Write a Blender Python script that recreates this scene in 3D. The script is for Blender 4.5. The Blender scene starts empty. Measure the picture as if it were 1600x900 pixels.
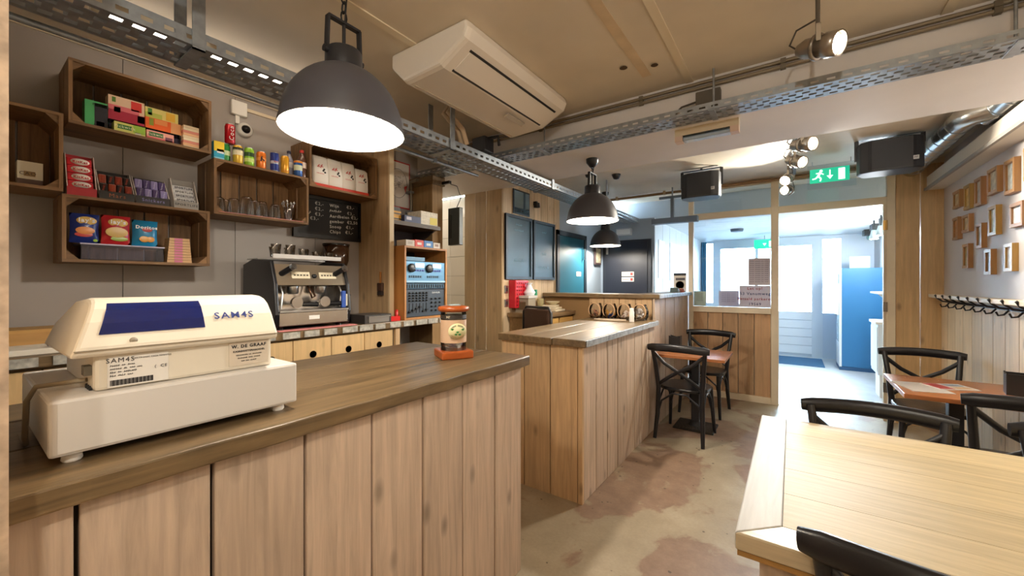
import bpy, bmesh, math, random
from mathutils import Matrix, Vector
random.seed(7)
R = math.radians
scene = bpy.context.scene
COL = scene.collection

# ------------------------------------------------------------------ camera, world, exposure
cam = bpy.data.cameras.new('camera')
cam.sensor_fit = 'HORIZONTAL'; cam.sensor_width = 36.0
cam.lens = 622.0 / 1600.0 * 36.0
cam.shift_y = -7.0 / 1600.0
cam.clip_start = 0.02
camo = bpy.data.objects.new('camera', cam)
camo.location = (0, 0, 1.42)
camo.rotation_euler = (R(90), 0, R(35.1))
COL.objects.link(camo)
scene.camera = camo

world = bpy.data.worlds.new('overcast_sky')
scene.world = world
world.use_nodes = True
bg = world.node_tree.nodes['Background']
bg.inputs[0].default_value = (0.68, 0.86, 1.0, 1)
bg.inputs[1].default_value = 70.0
scene.view_settings.view_transform = 'Standard'
scene.view_settings.look = 'None'
scene.view_settings.exposure = 0.0
scene.view_settings.gamma = 1.0
scene.view_settings.use_curve_mapping = False
scene.cycles.max_bounces = 10
scene.cycles.diffuse_bounces = 6
scene.cycles.caustics_reflective = False
scene.cycles.caustics_refractive = False
scene.cycles.sample_clamp_indirect = 6.0
WARM = (1.0, 0.91, 0.78)

# ------------------------------------------------------------------ materials
def lin(c):
    if isinstance(c, str):
        c = tuple(int(c[i:i+2], 16) / 255 for i in (0, 2, 4))
    return tuple((x / 12.92 if x <= 0.04045 else ((x + 0.055) / 1.055) ** 2.4) for x in c)
_M = {}
def newmat(name):
    m = bpy.data.materials.new(name); m.use_nodes = True
    nt = m.node_tree
    return m, nt, nt.nodes['Principled BSDF'], nt.links
def mat(col, rough=0.5, metal=0.0, bump=0.0, bscale=60.0, var=0.0, coat=0.0, spec=0.5):
    k = ('p', col, rough, metal, bump, bscale, var, coat, spec)
    if k in _M: return _M[k]
    m, nt, p, L = newmat('plain_' + str(col))
    c = lin(col)
    p.inputs['Base Color'].default_value = (*c, 1)
    p.inputs['Roughness'].default_value = rough
    p.inputs['Metallic'].default_value = metal
    p.inputs['Coat Weight'].default_value = coat
    p.inputs['Specular IOR Level'].default_value = spec
    if bump or var:
        tc = nt.nodes.new('ShaderNodeTexCoord')
        n = nt.nodes.new('ShaderNodeTexNoise'); n.inputs['Scale'].default_value = bscale
        n.inputs['Detail'].default_value = 4
        L.new(tc.outputs['Object'], n.inputs['Vector'])
        if bump:
            b = nt.nodes.new('ShaderNodeBump'); b.inputs['Strength'].default_value = bump; b.inputs['Distance'].default_value = 0.004
            L.new(n.outputs['Fac'], b.inputs['Height']); L.new(b.outputs['Normal'], p.inputs['Normal'])
        if var:
            r = nt.nodes.new('ShaderNodeValToRGB')
            r.color_ramp.elements[0].position = 0.3; r.color_ramp.elements[1].position = 0.7
            r.color_ramp.elements[0].color = (*[x * (1 - var) for x in c], 1)
            r.color_ramp.elements[1].color = (*[min(1, x * (1 + var)) for x in c], 1)
            L.new(n.outputs['Fac'], r.inputs[0]); L.new(r.outputs[0], p.inputs['Base Color'])
    _M[k] = m
    return m
def emat(col, strength):
    k = ('e', col, strength)
    if k in _M: return _M[k]
    m, nt, p, L = newmat('glow_' + str(col))
    p.inputs['Base Color'].default_value = (*lin(col), 1)
    p.inputs['Emission Color'].default_value = (*lin(col), 1)
    p.inputs['Emission Strength'].default_value = strength
    _M[k] = m
    return m
def wood(col, axis='z', contrast=0.35, rough=0.6, knots=True, rvar=0.16, scale=1.0, dirt=None):
    """sawn timber: stretched grain, knots, every board a little different"""
    k = ('w', col, axis, contrast, rough, knots, rvar, scale, dirt)
    if k in _M: return _M[k]
    m, nt, p, L = newmat('wood_' + str(col))
    N = nt.nodes.new
    c = Vector(lin(col))
    tc = N('ShaderNodeTexCoord'); oi = N('ShaderNodeObjectInfo')
    ofs = N('ShaderNodeVectorMath'); ofs.operation = 'SCALE'; ofs.inputs[0].default_value = (37.0, 21.0, 53.0)
    L.new(oi.outputs['Random'], ofs.inputs['Scale'])
    add = N('ShaderNodeVectorMath'); add.operation = 'ADD'
    L.new(tc.outputs['Object'], add.inputs[0]); L.new(ofs.outputs[0], add.inputs[1])
    mp = N('ShaderNodeMapping'); s = [22 * scale] * 3; s['xyz'.index(axis)] = 1.3 * scale
    mp.inputs['Scale'].default_value = s
    L.new(add.outputs[0], mp.inputs['Vector'])
    n = N('ShaderNodeTexNoise'); n.inputs['Scale'].default_value = 1.6; n.inputs['Detail'].default_value = 7; n.inputs['Roughness'].default_value = 0.62
    n.inputs['Distortion'].default_value = 0.6
    L.new(mp.outputs[0], n.inputs['Vector'])
    r = N('ShaderNodeValToRGB'); e = r.color_ramp.elements
    e[0].position = 0.28; e[1].position = 0.72
    e[0].color = (*(c * (1 - contrast)), 1); e[1].color = (*[min(1, x) for x in c * (1 + contrast * 0.6)], 1)
    L.new(n.outputs['Fac'], r.inputs[0])
    last = r.outputs[0]
    if knots:
        mk = N('ShaderNodeMapping'); sk = [7.0 * scale] * 3; sk['xyz'.index(axis)] = 3.2 * scale
        mk.inputs['Scale'].default_value = sk
        L.new(add.outputs[0], mk.inputs['Vector'])
        v = N('ShaderNodeTexVoronoi'); v.inputs['Scale'].default_value = 1.0
        L.new(mk.outputs[0], v.inputs['Vector'])
        kr = N('ShaderNodeMapRange'); kr.inputs['From Min'].default_value = 0.05; kr.inputs['From Max'].default_value = 0.17
        kr.inputs['To Min'].default_value = 0.75; kr.inputs['To Max'].default_value = 0.0
        L.new(v.outputs['Distance'], kr.inputs['Value'])
        mx = N('ShaderNodeMixRGB'); L.new(kr.outputs[0], mx.inputs['Fac'])
        L.new(last, mx.inputs['Color1']); mx.inputs['Color2'].default_value = (*(c * 0.42), 1)
        last = mx.outputs[0]
    # broad blotches + per board tint
    n2 = N('ShaderNodeTexNoise'); n2.inputs['Scale'].default_value = 3.5; n2.inputs['Detail'].default_value = 3
    L.new(add.outputs[0], n2.inputs['Vector'])
    ad = N('ShaderNodeMath'); ad.operation = 'ADD'
    L.new(n2.outputs['Fac'], ad.inputs[0]); L.new(oi.outputs['Random'], ad.inputs[1])
    br = N('ShaderNodeMapRange'); br.inputs['From Min'].default_value = 0.3; br.inputs['From Max'].default_value = 1.6
    br.inputs['To Min'].default_value = 1 - rvar; br.inputs['To Max'].default_value = 1 + rvar
    L.new(ad.outputs[0], br.inputs['Value'])
    mul = N('ShaderNodeVectorMath'); mul.operation = 'SCALE'
    L.new(last, mul.inputs[0]); L.new(br.outputs[0], mul.inputs['Scale'])
    L.new(mul.outputs[0], p.inputs['Base Color'])
    b = N('ShaderNodeBump'); b.inputs['Strength'].default_value = 0.25; b.inputs['Distance'].default_value = 0.003
    L.new(n.outputs['Fac'], b.inputs['Height']); L.new(b.outputs['Normal'], p.inputs['Normal'])
    p.inputs['Roughness'].default_value = rough
    _M[k] = m
    return m
def glass_pane(tint=(0.93, 0.97, 1.0), refl=0.08):
    k = ('gp', tint, refl)
    if k in _M: return _M[k]
    m, nt, p, L = newmat('window_glass')
    t = nt.nodes.new('ShaderNodeBsdfTransparent'); t.inputs[0].default_value = (*tint, 1)
    g = nt.nodes.new('ShaderNodeBsdfGlossy'); g.inputs['Roughness'].default_value = 0.02
    fr = nt.nodes.new('ShaderNodeFresnel'); fr.inputs['IOR'].default_value = 1.45
    mx = nt.nodes.new('ShaderNodeMixShader')
    L.new(fr.outputs[0], mx.inputs[0]); L.new(t.outputs[0], mx.inputs[1]); L.new(g.outputs[0], mx.inputs[2])
    L.new(mx.outputs[0], nt.nodes['Material Output'].inputs['Surface'])
    _M[k] = m
    return m
def paper(col):
    k = ('paper', col)
    if k in _M: return _M[k]
    m, nt, p, L = newmat('thin_paper')
    d = nt.nodes.new('ShaderNodeBsdfDiffuse'); d.inputs[0].default_value = (*lin(col), 1)
    t = nt.nodes.new('ShaderNodeBsdfTranslucent'); t.inputs[0].default_value = (*lin(col), 1)
    mx = nt.nodes.new('ShaderNodeMixShader'); mx.inputs[0].default_value = 0.35
    L.new(d.outputs[0], mx.inputs[1]); L.new(t.outputs[0], mx.inputs[2]); L.new(mx.outputs[0], nt.nodes['Material Output'].inputs['Surface'])
    _M[k] = m
    return m
def drink_glass():
    if 'dg' in _M: return _M['dg']
    m, nt, p, L = newmat('clear_glass')
    t = nt.nodes.new('ShaderNodeBsdfTransparent'); t.inputs[0].default_value = (0.93, 0.94, 0.95, 1)
    g = nt.nodes.new('ShaderNodeBsdfGlossy'); g.inputs['Roughness'].default_value = 0.06
    lw = nt.nodes.new('ShaderNodeLayerWeight'); lw.inputs['Blend'].default_value = 0.48
    mx = nt.nodes.new('ShaderNodeMixShader')
    L.new(lw.outputs['Facing'], mx.inputs[0]); L.new(t.outputs[0], mx.inputs[1]); L.new(g.outputs[0], mx.inputs[2])
    L.new(mx.outputs[0], nt.nodes['Material Output'].inputs['Surface'])
    _M['dg'] = m
    return m

# ------------------------------------------------------------------ mesh builder
class B:
    def __init__(s): s.v = []; s.f = []; s.m = []; s.sm = []; s.M = Matrix.Identity(4)
    def add(s, vs, fs, m=0, smooth=False):
        o = len(s.v); s.v += [tuple(s.M @ Vector(v)) for v in vs]
        for f in fs: s.f.append([i + o for i in f]); s.m.append(m); s.sm.append(smooth)
        return s
    def box(s, a, b, m=0):
        (x0, y0, z0), (x1, y1, z1) = [min(p, q) for p, q in zip(a, b)], [max(p, q) for p, q in zip(a, b)]
        return s.add([(x0,y0,z0),(x1,y0,z0),(x1,y1,z0),(x0,y1,z0),(x0,y0,z1),(x1,y0,z1),(x1,y1,z1),(x0,y1,z1)],
                     [(0,3,2,1),(4,5,6,7),(0,1,5,4),(1,2,6,5),(2,3,7,6),(3,0,4,7)], m)
    def cbox(s, c, d, m=0):
        return s.box([c[i] - d[i] / 2 for i in range(3)], [c[i] + d[i] / 2 for i in range(3)], m)
    def bar(s, p, q, w, h, m=0, up=(0, 0, 1)):
        """square bar from p to q, w wide, h high"""
        p, q = Vector(p), Vector(q); d = (q - p).normalized(); u = Vector(up)
        if abs(d.dot(u)) > 0.98: u = Vector((1, 0, 0))
        r = d.cross(u).normalized(); u = r.cross(d)
        vs = [e + r * a * w / 2 + u * b * h / 2 for e in (p, q) for a, b in ((-1,-1),(1,-1),(1,1),(-1,1))]
        return s.add(vs, [(0,1,2,3),(7,6,5,4),(0,4,5,1),(1,5,6,2),(2,6,7,3),(3,7,4,0)], m)
    def prism(s, poly, a, b, axis='x', m=0, smooth=False):
        """extrude a 2d polygon along axis from a to b; poly in the two other axes, in order"""
        def P(t, q):
            return {'x': (t, q[0], q[1]), 'y': (q[0], t, q[1]), 'z': (q[0], q[1], t)}[axis]
        n = len(poly); vs = [P(a, q) for q in poly] + [P(b, q) for q in poly]
        fs = [tuple(range(n - 1, -1, -1)), tuple(range(n, 2 * n))] + [(i, (i + 1) % n, n + (i + 1) % n, n + i) for i in range(n)]
        return s.add(vs, fs, m, smooth)
    def lathe(s, prof, n=20, c=(0, 0, 0), m=0, axis='z', smooth=True, cap=True):
        vs = []; fs = []
        for r, z in prof:
            for i in range(n):
                t = 2 * math.pi * i / n; a, b = r * math.cos(t), r * math.sin(t)
                q = {'z': (a, b, z), 'y': (a, z, b), 'x': (z, a, b)}[axis]
                vs.append((c[0] + q[0], c[1] + q[1], c[2] + q[2]))
        for k in range(len(prof) - 1):
            for i in range(n):
                j = (i + 1) % n; fs.append((k*n+i, k*n+j, (k+1)*n+j, (k+1)*n+i))
        s.add(vs, fs, m, smooth)
        if cap:
            if prof[0][0] > 1e-5: s.add(vs[:n], [tuple(range(n - 1, -1, -1))], m)
            if prof[-1][0] > 1e-5: s.add(vs[-n:], [tuple(range(n))], m)
        return s
    def cyl(s, p, q, r, n=14, m=0, r2=None):
        return s.tube([p, q], r, n, m, r2=r2)
    def tube(s, pts, r, n=8, m=0, closed=False, r2=None, flat=1.0):
        pts = [Vector(p) for p in pts]; vs = []; fs = []; K = len(pts); prev = None
        for k, p in enumerate(pts):
            if closed: d = pts[(k + 1) % K] - pts[k - 1]
            else: d = pts[min(k + 1, K - 1)] - pts[max(k - 1, 0)]
            d.normalize()
            if prev is None:
                u = Vector((0, 0, 1)) if abs(d.z) < 0.9 else Vector((1, 0, 0))
                a = d.cross(u).normalized()
            else:
                a = (prev - d * prev.dot(d)).normalized()
            prev = a; b = d.cross(a)
            rr = r if r2 is None else r + (r2 - r) * k / (K - 1)
            if isinstance(r, (list, tuple)): rr = r[k]
            for i in range(n):
                t = 2 * math.pi * i / n; vs.append(p + a * rr * math.cos(t) + b * rr * flat * math.sin(t))
        for k in range(K if closed else K - 1):
            for i in range(n):
                j = (i + 1) % n; k2 = (k + 1) % K
                fs.append((k*n+i, k*n+j, k2*n+j, k2*n+i))
        s.add(vs, fs, m, True)
        if not closed:
            s.add(vs[:n], [tuple(range(n - 1, -1, -1))], m); s.add(vs[-n:], [tuple(range(n))], m)
        return s
    def mesh(s, name, mats):
        me = bpy.data.meshes.new(name)
        me.from_pydata(s.v, [], s.f)
        if not isinstance(mats, (list, tuple)): mats = [mats]
        for q in mats: me.materials.append(q)
        me.polygons.foreach_set('material_index', s.m)
        me.polygons.foreach_set('use_smooth', s.sm)
        bm = bmesh.new(); bm.from_mesh(me)
        bmesh.ops.recalc_face_normals(bm, faces=bm.faces)
        bm.to_mesh(me); bm.free()
        me.update()
        return me
    def build(s, name, mats, parent=None, bevel=0.0, loc=None, rotz=0.0):
        o = bpy.data.objects.new(name, s.mesh(name, mats)); COL.objects.link(o)
        if parent is not None: o.parent = parent
        if loc is not None: o.location = loc
        if rotz: o.rotation_euler = (0, 0, rotz)
        if bevel:
            b = o.modifiers.new('soft_edges', 'BEVEL'); b.width = bevel; b.segments = 2; b.limit_method = 'ANGLE'; b.angle_limit = R(40)
        return o

def text_mesh(txt, size, mtl, bold=0.0, align='CENTER', squash=1.0):
    if txt[0] == '~':                    # writing too blurred to read: a row of small strokes, gaps at spaces
        b = B(); rnd = random.Random(len(txt) * 7 + size); step = size * 0.5; x = 0.0 if align == 'LEFT' else -step * len(txt) / 2
        for c in txt:
            if c == '~':
                h = size * rnd.uniform(0.22, 0.4); b.bar((x, 0, -h * 0.7), (x + step * rnd.uniform(0.2, 0.7), 0, h), size * 0.13, 0.0006, up=(0, 1, 0))
                b.bar((x, 0, rnd.uniform(-h, h) * 0.5), (x + step * 0.85, 0, rnd.uniform(-h, h) * 0.5), size * 0.11, 0.0006, up=(0, 1, 0))
            x += step
        return b.mesh('lettering', mtl)
    cu = bpy.data.curves.new('lettering', 'FONT'); cu.body = txt; cu.size = size; cu.align_x = align; cu.align_y = 'CENTER'
    cu.extrude = 0.0004; cu.space_character = 1.2; cu.offset = bold; cu.resolution_u = 2
    o = bpy.data.objects.new('lettering', cu)
    me = bpy.data.meshes.new_from_object(o)
    bpy.data.objects.remove(o)
    # text lies on the local -y face: x right, z up
    me.transform(Matrix(((squash, 0, 0, 0), (0, 0, -1, 0), (0, 1, 0, 0), (0, 0, 0, 1))))
    me.materials.clear(); me.materials.append(mtl)
    return me
def text(txt, size, mtl, pos, parent, bold=0.0, name='lettering', align='CENTER', rot=(0, 0, 0), squash=1.0):
    o = bpy.data.objects.new(name, text_mesh(txt, size, mtl, bold, align, squash)); COL.objects.link(o)
    o.parent = parent; o.location = pos; o.rotation_euler = rot
    return o

def thing(name, label, cat, loc=(0, 0, 0), rotz=0.0, group=None):
    o = bpy.data.objects.new(name, None); COL.objects.link(o)
    o.empty_display_size = 0.1
    o.location = loc; o.rotation_euler = (0, 0, rotz)
    o['label'] = label; o['category'] = cat
    if group: o['group'] = group
    return o
def tag(o, label, cat, group=None):
    o['label'] = label; o['category'] = cat
    if group: o['group'] = group
    return o
def struct(o, label=None, cat=None):
    o['kind'] = 'structure'
    if label: o['label'] = label
    if cat: o['category'] = cat
    return o
def sroot(name, label, cat, loc=(0, 0, 0)):
    return struct(thing(name, label, cat, loc))
def dup(root, loc, rotz, label, group=None):
    r = root.copy(); COL.objects.link(r); r.location = loc; r.rotation_euler = (0, 0, rotz); r['label'] = label
    if group: r['group'] = group
    for ch in list(root.children):
        c = ch.copy(); COL.objects.link(c); c.parent = r
        for g in list(ch.children):
            d = g.copy(); COL.objects.link(d); d.parent = c
    return r

# common finishes
PLANK = wood('c1aa94', 'z', 0.3, 0.6)
PLANKY = wood('c3a27a', 'z', 0.32, 0.6)
TOPW = wood('6c583d', 'y', 0.6, 0.36, rvar=0.25)
TOPX = wood('6c583d', 'x', 0.6, 0.36, rvar=0.25)
CRATE = wood('866440', 'x', 0.5, 0.65, rvar=0.25, scale=1.6)
CRATEZ = wood('866440', 'z', 0.5, 0.65, rvar=0.3, scale=1.6)
CREAM = mat('e3d3b4', 0.45)
BLACK = mat('16161a', 0.35)
BLACKM = mat('202024', 0.5)
STEEL = mat('b9b9b8', 0.28, 1.0)
GALV = mat('9aa0a6', 0.42, 0.75, var=0.15, bscale=30)
DARK = mat('0c0c0e', 0.6)
WHITE = mat('ece9e2', 0.45)
# ================================================================== SETTING
XL, XR, YN, YP, YF = -2.90, 1.21, -1.60, 5.60, 9.60
ZC, ZB, ZC2, ZE = 2.63, 2.38, 2.65, 2.33

def floor_mat():
    m, nt, p, L = newmat('worn_concrete'); N = nt.nodes.new
    tc = N('ShaderNodeTexCoord')
    def noise(sc, det=6, rough=0.6, dist=0.0):
        n = N('ShaderNodeTexNoise'); n.inputs['Scale'].default_value = sc; n.inputs['Detail'].default_value = det
        n.inputs['Roughness'].default_value = rough; n.inputs['Distortion'].default_value = dist
        L.new(tc.outputs['Object'], n.inputs['Vector']); return n.outputs['Fac']
    def ramp(src, stops):
        r = N('ShaderNodeValToRGB'); e = r.color_ramp.elements
        while len(e) < len(stops): e.new(0.5)
        for q, (pos, c) in zip(e, stops): q.position = pos; q.color = (*lin(c), 1) if not isinstance(c, float) else (c, c, c, 1)
        L.new(src, r.inputs[0]); return r.outputs[0]
    def mix(f, a, b):
        x = N('ShaderNodeMixRGB'); L.new(f, x.inputs[0]); L.new(a, x.inputs[1])
        if isinstance(b, str): x.inputs[2].default_value = (*lin(b), 1)
        else: L.new(b, x.inputs[2])
        return x.outputs[0]
    base = ramp(noise(2.2), [(0.3, '8d7f68'), (0.55, 'a3947b'), (0.75, 'b3a68e')])
    worn = ramp(noise(9.0, 8, 0.7), [(0.35, '7d6350'), (0.65, '937862')])
    mask = ramp(noise(0.95, 9, 0.55, 0.5), [(0.495, 0.0), (0.52, 1.0)])
    c = mix(mask, base, worn)
    fine = ramp(noise(60, 4, 0.6), [(0.35, 0.0), (0.75, 0.22)])
    c = mix(fine, c, '6b5d4b')
    v = N('ShaderNodeTexVoronoi'); v.inputs['Scale'].default_value = 11.0; L.new(tc.outputs['Object'], v.inputs['Vector'])
    v.inputs['Randomness'].default_value = 1.0
    warp = N('ShaderNodeMath'); warp.operation = 'ADD'; L.new(v.outputs['Distance'], warp.inputs[0])
    nn = N('ShaderNodeMath'); nn.operation = 'MULTIPLY'; nn.inputs[1].default_value = 0.35; L.new(noise(25, 3), nn.inputs[0]); L.new(nn.outputs[0], warp.inputs[1])
    spot = ramp(warp.outputs[0], [(0.235, 0.85), (0.26, 0.0)])
    c = mix(spot, c, '4b3c2c')
    L.new(c, p.inputs['Base Color'])
    rr = N('ShaderNodeMapRange'); rr.inputs['To Min'].default_value = 0.32; rr.inputs['To Max'].default_value = 0.6
    L.new(noise(3.0), rr.inputs['Value']); L.new(rr.outputs[0], p.inputs['Roughness'])
    b = N('ShaderNodeBump'); b.inputs['Strength'].default_value = 0.12; L.new(noise(40), b.inputs['Height']); L.new(b.outputs[0], p.inputs['Normal'])
    return m
struct(B().box((-4.3, YN - 0.1, -0.1), (XR + 0.1, YF + 0.15, 0.0)).build('floor', floor_mat()), 'worn beige concrete floor with brown patches', 'floor')
struct(B().box((-1.6, 5.66, -0.02), (XR, YF + 0.02, 0.003)).build('floor', mat('cfd2d4', 0.3, var=0.08, bscale=6)), 'pale grey floor of the entrance', 'floor')
struct(B().box((-12, YF + 0.15, -0.14), (12, 30, -0.04)).build('pavement_outside', mat('b9bcc0', 0.8)), 'pale pavement outside the entrance windows', 'pavement')

CEILM = mat('d6cab6', 0.55, var=0.10, bscale=1.7)
ceil = struct(B().box((-4.3, YN - 0.1, ZC), (XR + 0.1, 2.60, ZC + 0.1)).build('ceiling', CEILM), 'cream panelled ceiling over the bar', 'ceiling')
for x in (-2.63, -1.566, -0.50, 0.566):
    B().box((x - 0.02, YN, ZC - 0.006), (x + 0.02, 2.57, ZC + 0.001)).build('cover_strip', mat('dccfb6', 0.5), ceil)
# mark left by a removed strip light
B().box((-0.715, 0.5, ZC - 0.003), (-0.665, 2.35, ZC + 0.001)).build('paint_patch', mat('cdb899', 0.7, var=0.16, bscale=5), ceil)
for x, y, r in ((-0.77, 2.18, 0.022), (-0.62, 2.25, 0.02), (-0.70, 1.35, 0.03)):
    B().lathe([(r, -0.005), (r * 0.6, -0.006), (0.0, -0.006)], 10, (x, y, ZC)).build('scorch_mark', mat('4f3c28', 0.8), ceil)
beam = struct(B().box((-4.3, 2.57, ZB), (XR + 0.1, 3.24, ZC + 0.1)).build('beam', mat('dad6d4', 0.6, var=0.04, bscale=3)), 'wide cream ceiling beam crossing the room', 'beam')
struct(B().box((-4.3, 3.24, ZC2), (XR + 0.1, 6.10, ZC2 + 0.1)).build('ceiling', mat('ddd3c2', 0.55, var=0.12, bscale=2.0)), 'cream ceiling between the beam and the glass partition', 'ceiling')
ce = struct(B().box((-4.3, 6.10, ZE + 0.02), (XR + 0.1, YF + 0.1, ZC2 + 0.1)).build('ceiling', mat('b9c6d2', 0.6)), 'low pale boarded ceiling of the entrance', 'ceiling')
for i in range(14):
    B().box((-1.62, 6.10 + i * 0.25 + 0.004, ZE), (XR, 6.10 + (i + 1) * 0.25 - 0.004, ZE + 0.021)).build('ceiling_board', mat('dfe6ea', 0.5), ce)

WALLG = mat('a9a29c', 0.5, var=0.04, bscale=3)
wl = struct(B().box((XL - 0.1, YN, 0), (XL - 0.012, 2.60, ZC)).build('wall_left', mat('6f6b69', 0.6)), 'grey panelled wall behind the crates and coffee machine', 'wall')
for i in range(8):
    y0 = YN + 0.06 + i * 0.52
    B().box((XL - 0.013, y0 + 0.0015, 0), (XL, min(y0 + 0.52, 2.60) - 0.0015, ZC)).build('wall_panel', WALLG, wl)
B().box((XL - 0.002, YN, ZC - 0.022), (XL + 0.012, 2.57, ZC)).build('cover_strip', mat('e0d4be', 0.5), wl)
# jamb beside the camera
j = struct(B().box((-1.40, -0.32, 0), (-0.955, 0.052, ZC)).build('trim_1', mat('cdb69a', 0.55), bevel=0.006), 'cream door jamb at the left edge', 'door jamb')
B().box((-0.957, 0.046, 0), (-0.952, 0.054, ZC)).build('chipped_edge', mat('b09880', 0.7, var=0.3, bscale=30), j)
# wall behind the camera
struct(B().box((XL, YN - 0.1, 0), (XR, YN, ZC)).build('wall_near', mat('d5c6ab', 0.6)), 'cream wall behind the viewer', 'wall')

# right wall
wr = struct(B().box((XR, YN, 0), (XR + 0.1, YF, ZC2)).build('wall_right', mat('c9c3c2', 0.55, var=0.03, bscale=4)), 'pale lilac grey wall with small frames', 'wall')
for i in range(34):
    y0 = YP - 0.01 - i * 0.205
    if y0 < YN + 0.2: break
    B().box((XR - 0.018, y0 - 0.198, 0.0), (XR, y0, 1.285)).build('plank', wood('d8c3a4', 'z', 0.18, 0.55), wr)
B().box((1.09, YN, 2.34), (XR, YP, 2.47)).build('soffit_box', mat('cfc6b8', 0.6), wr)
B().box((1.07, YN, 2.335), (1.09, YP, 2.36)).build('soffit_edge', mat('8f8880', 0.6), wr)
sh = struct(B().box((1.10, YN + 0.02, 1.285), (XR, YP - 0.03, 1.315)).build('trim_2', wood('dccfb9', 'y', 0.15, 0.5), bevel=0.004), 'pale wooden ledge above the coat hooks', 'ledge')

# niche: boarded stub wall beside the coffee corner, column, kitchen opening
wst = sroot('wall_niche', 'boarded pier beside the coffee machine', 'wall')
for i, (a, b) in enumerate(((-2.90, -2.712), (-2.706, -2.505))):
    B().box((a, 1.945, 1.14), (b, 1.975, ZC)).build('plank', wood('c0a078', 'z', 0.25, 0.6), wst)
B().box((-2.515, 1.94, 1.14), (-2.50, 1.98, ZC)).build('edge_strip', mat('dcc6a0', 0.5), wst)
wc = sroot('wall_column', 'rough wooden column beside the kitchen opening', 'column')
B().box((-2.90, 2.475, 0), (-2.60, 2.60, 2.37)).build('column_post', wood('9a7a50', 'z', 0.3, 0.7), wc)
B().box((-2.90, 2.46, 2.30), (-2.58, 2.61, 2.38)).build('column_cap', wood('7b6547', 'x', 0.3, 0.7), wc)
wk = struct(B().box((-4.3, 3.30, 0), (-2.88, 3.40, ZB)).build('wall_kitchen', mat('b9b0a2', 0.7)), 'white tiled kitchen wall seen through the opening', 'wall')
for i in range(5):
    for k in range(11):
        B().box((-2.885 - (i + 1) * 0.28 + 0.002, 3.29, k * 0.215 + 0.002), (-2.885 - i * 0.28 - 0.002, 3.301, (k + 1) * 0.215 - 0.002)).build('tile', mat('efe8da', 0.25), wk)
struct(B().box((-4.4, 2.5, 0), (-4.3, 3.4, ZB)).build('wall_kitchen_end', mat('d8cfc0', 0.6)), 'kitchen end wall', 'wall')
struct(B().box((-4.3, 2.50, 0), (-2.91, 2.60, ZC)).build('wall_kitchen_front', mat('d8cfc0', 0.6)), 'kitchen front wall', 'wall')

# boarded wall with the chalkboards
wb = struct(B().box((-2.5, 3.27, 0), (-2.42, 5.80, ZC2)).build('wall_back_left', mat('8f98a2', 0.6)), 'boarded wall that carries the chalkboards', 'wall')
for a, b in ((-2.90, -2.754), (-2.747, -2.604), (-2.597, -2.40)):
    B().box((a, 3.235, 0), (b, 3.262, ZB)).build('plank', wood('a48a66', 'z', 0.25, 0.6), wb)
y = 3.262
while y < 4.33:
    B().box((-2.421, y, 0), (-2.40, y + 0.145, ZC2)).build('plank', wood('d4bb98', 'z', 0.22, 0.6), wb); y += 0.15
B().box((-2.421, 4.32, 0), (-2.405, 5.80, ZC2)).build('painted_section', mat('9fb0c2', 0.6), wb)
d1 = sroot('door_1', 'teal door in the wall beyond the chalkboards', 'door')
B().box((-2.406, 4.36, 0), (-2.375, 4.42, 2.09)).build('door_frame', mat('22303c', 0.5), d1)
B().box((-2.406, 5.16, 0), (-2.375, 5.22, 2.09)).build('door_frame', mat('22303c', 0.5), d1)
B().box((-2.406, 4.36, 2.03), (-2.375, 5.22, 2.09)).build('door_frame', mat('22303c', 0.5), d1)
B().box((-2.406, 4.42, 0.01), (-2.392, 5.16, 2.03)).build('door_leaf', mat('1d5f78', 0.45), d1)
B().box((-2.393, 4.92, 1.52), (-2.388, 5.06, 1.58)).build('door_plate', WHITE, d1)
text('~~', 0.04, BLACK, (-2.387, 4.99, 1.55), d1, rot=(0, 0, R(90)))
B().box((-2.39, 5.09, 1.75), (-2.35, 5.12, 1.90)).build('door_closer', STEEL, d1)

# toilet block with the dark door
wt = struct(B().box((-2.42, 5.80, 0), (-1.60, YF, 2.36)).build('wall_block', mat('93a3b6', 0.6)), 'blue grey block with a dark door', 'wall')
d2 = sroot('door_2', 'dark navy door with two small signs', 'door')
B().box((-2.36, 5.775, 0), (-1.64, 5.801, 2.06)).build('door_frame', mat('1a2230', 0.5), d2)
B().box((-2.31, 5.762, 0.01), (-1.69, 5.776, 2.02)).build('door_leaf', mat('10192b', 0.45), d2)
for z in (1.56, 1.48):
    B().box((-2.06, 5.757, z - 0.032), (-1.88, 5.763, z + 0.032)).build('door_sign', WHITE, d2)
    B().box((-1.93, 5.754, z - 0.02), (-1.895, 5.758, z + 0.02)).build('sign_mark', mat('b83a34', 0.5), d2)
    text('~~~~~', 0.035, mat('9a3030', 0.5), (-2.0, 5.755, z), d2)
B().box((-2.30, 5.745, 1.86), (-2.27, 5.765, 1.98)).build('door_closer', STEEL, d2)
for a, b, z0, z1 in ((5.98, 6.32, 1.50, 2.06), (6.66, 7.16, 1.47, 2.07)):
    B().box((-1.601, a, z0), (-1.585, b, z1)).build('white_panel', mat('eef3f6', 0.35), wt)
for k in range(9):
    B().box((-1.601, 5.81 + k * 0.42, 0), (-1.594, 5.81 + k * 0.42 + 0.41, 2.35)).build('wall_board', mat('d2dce4', 0.5), wt)

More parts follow.
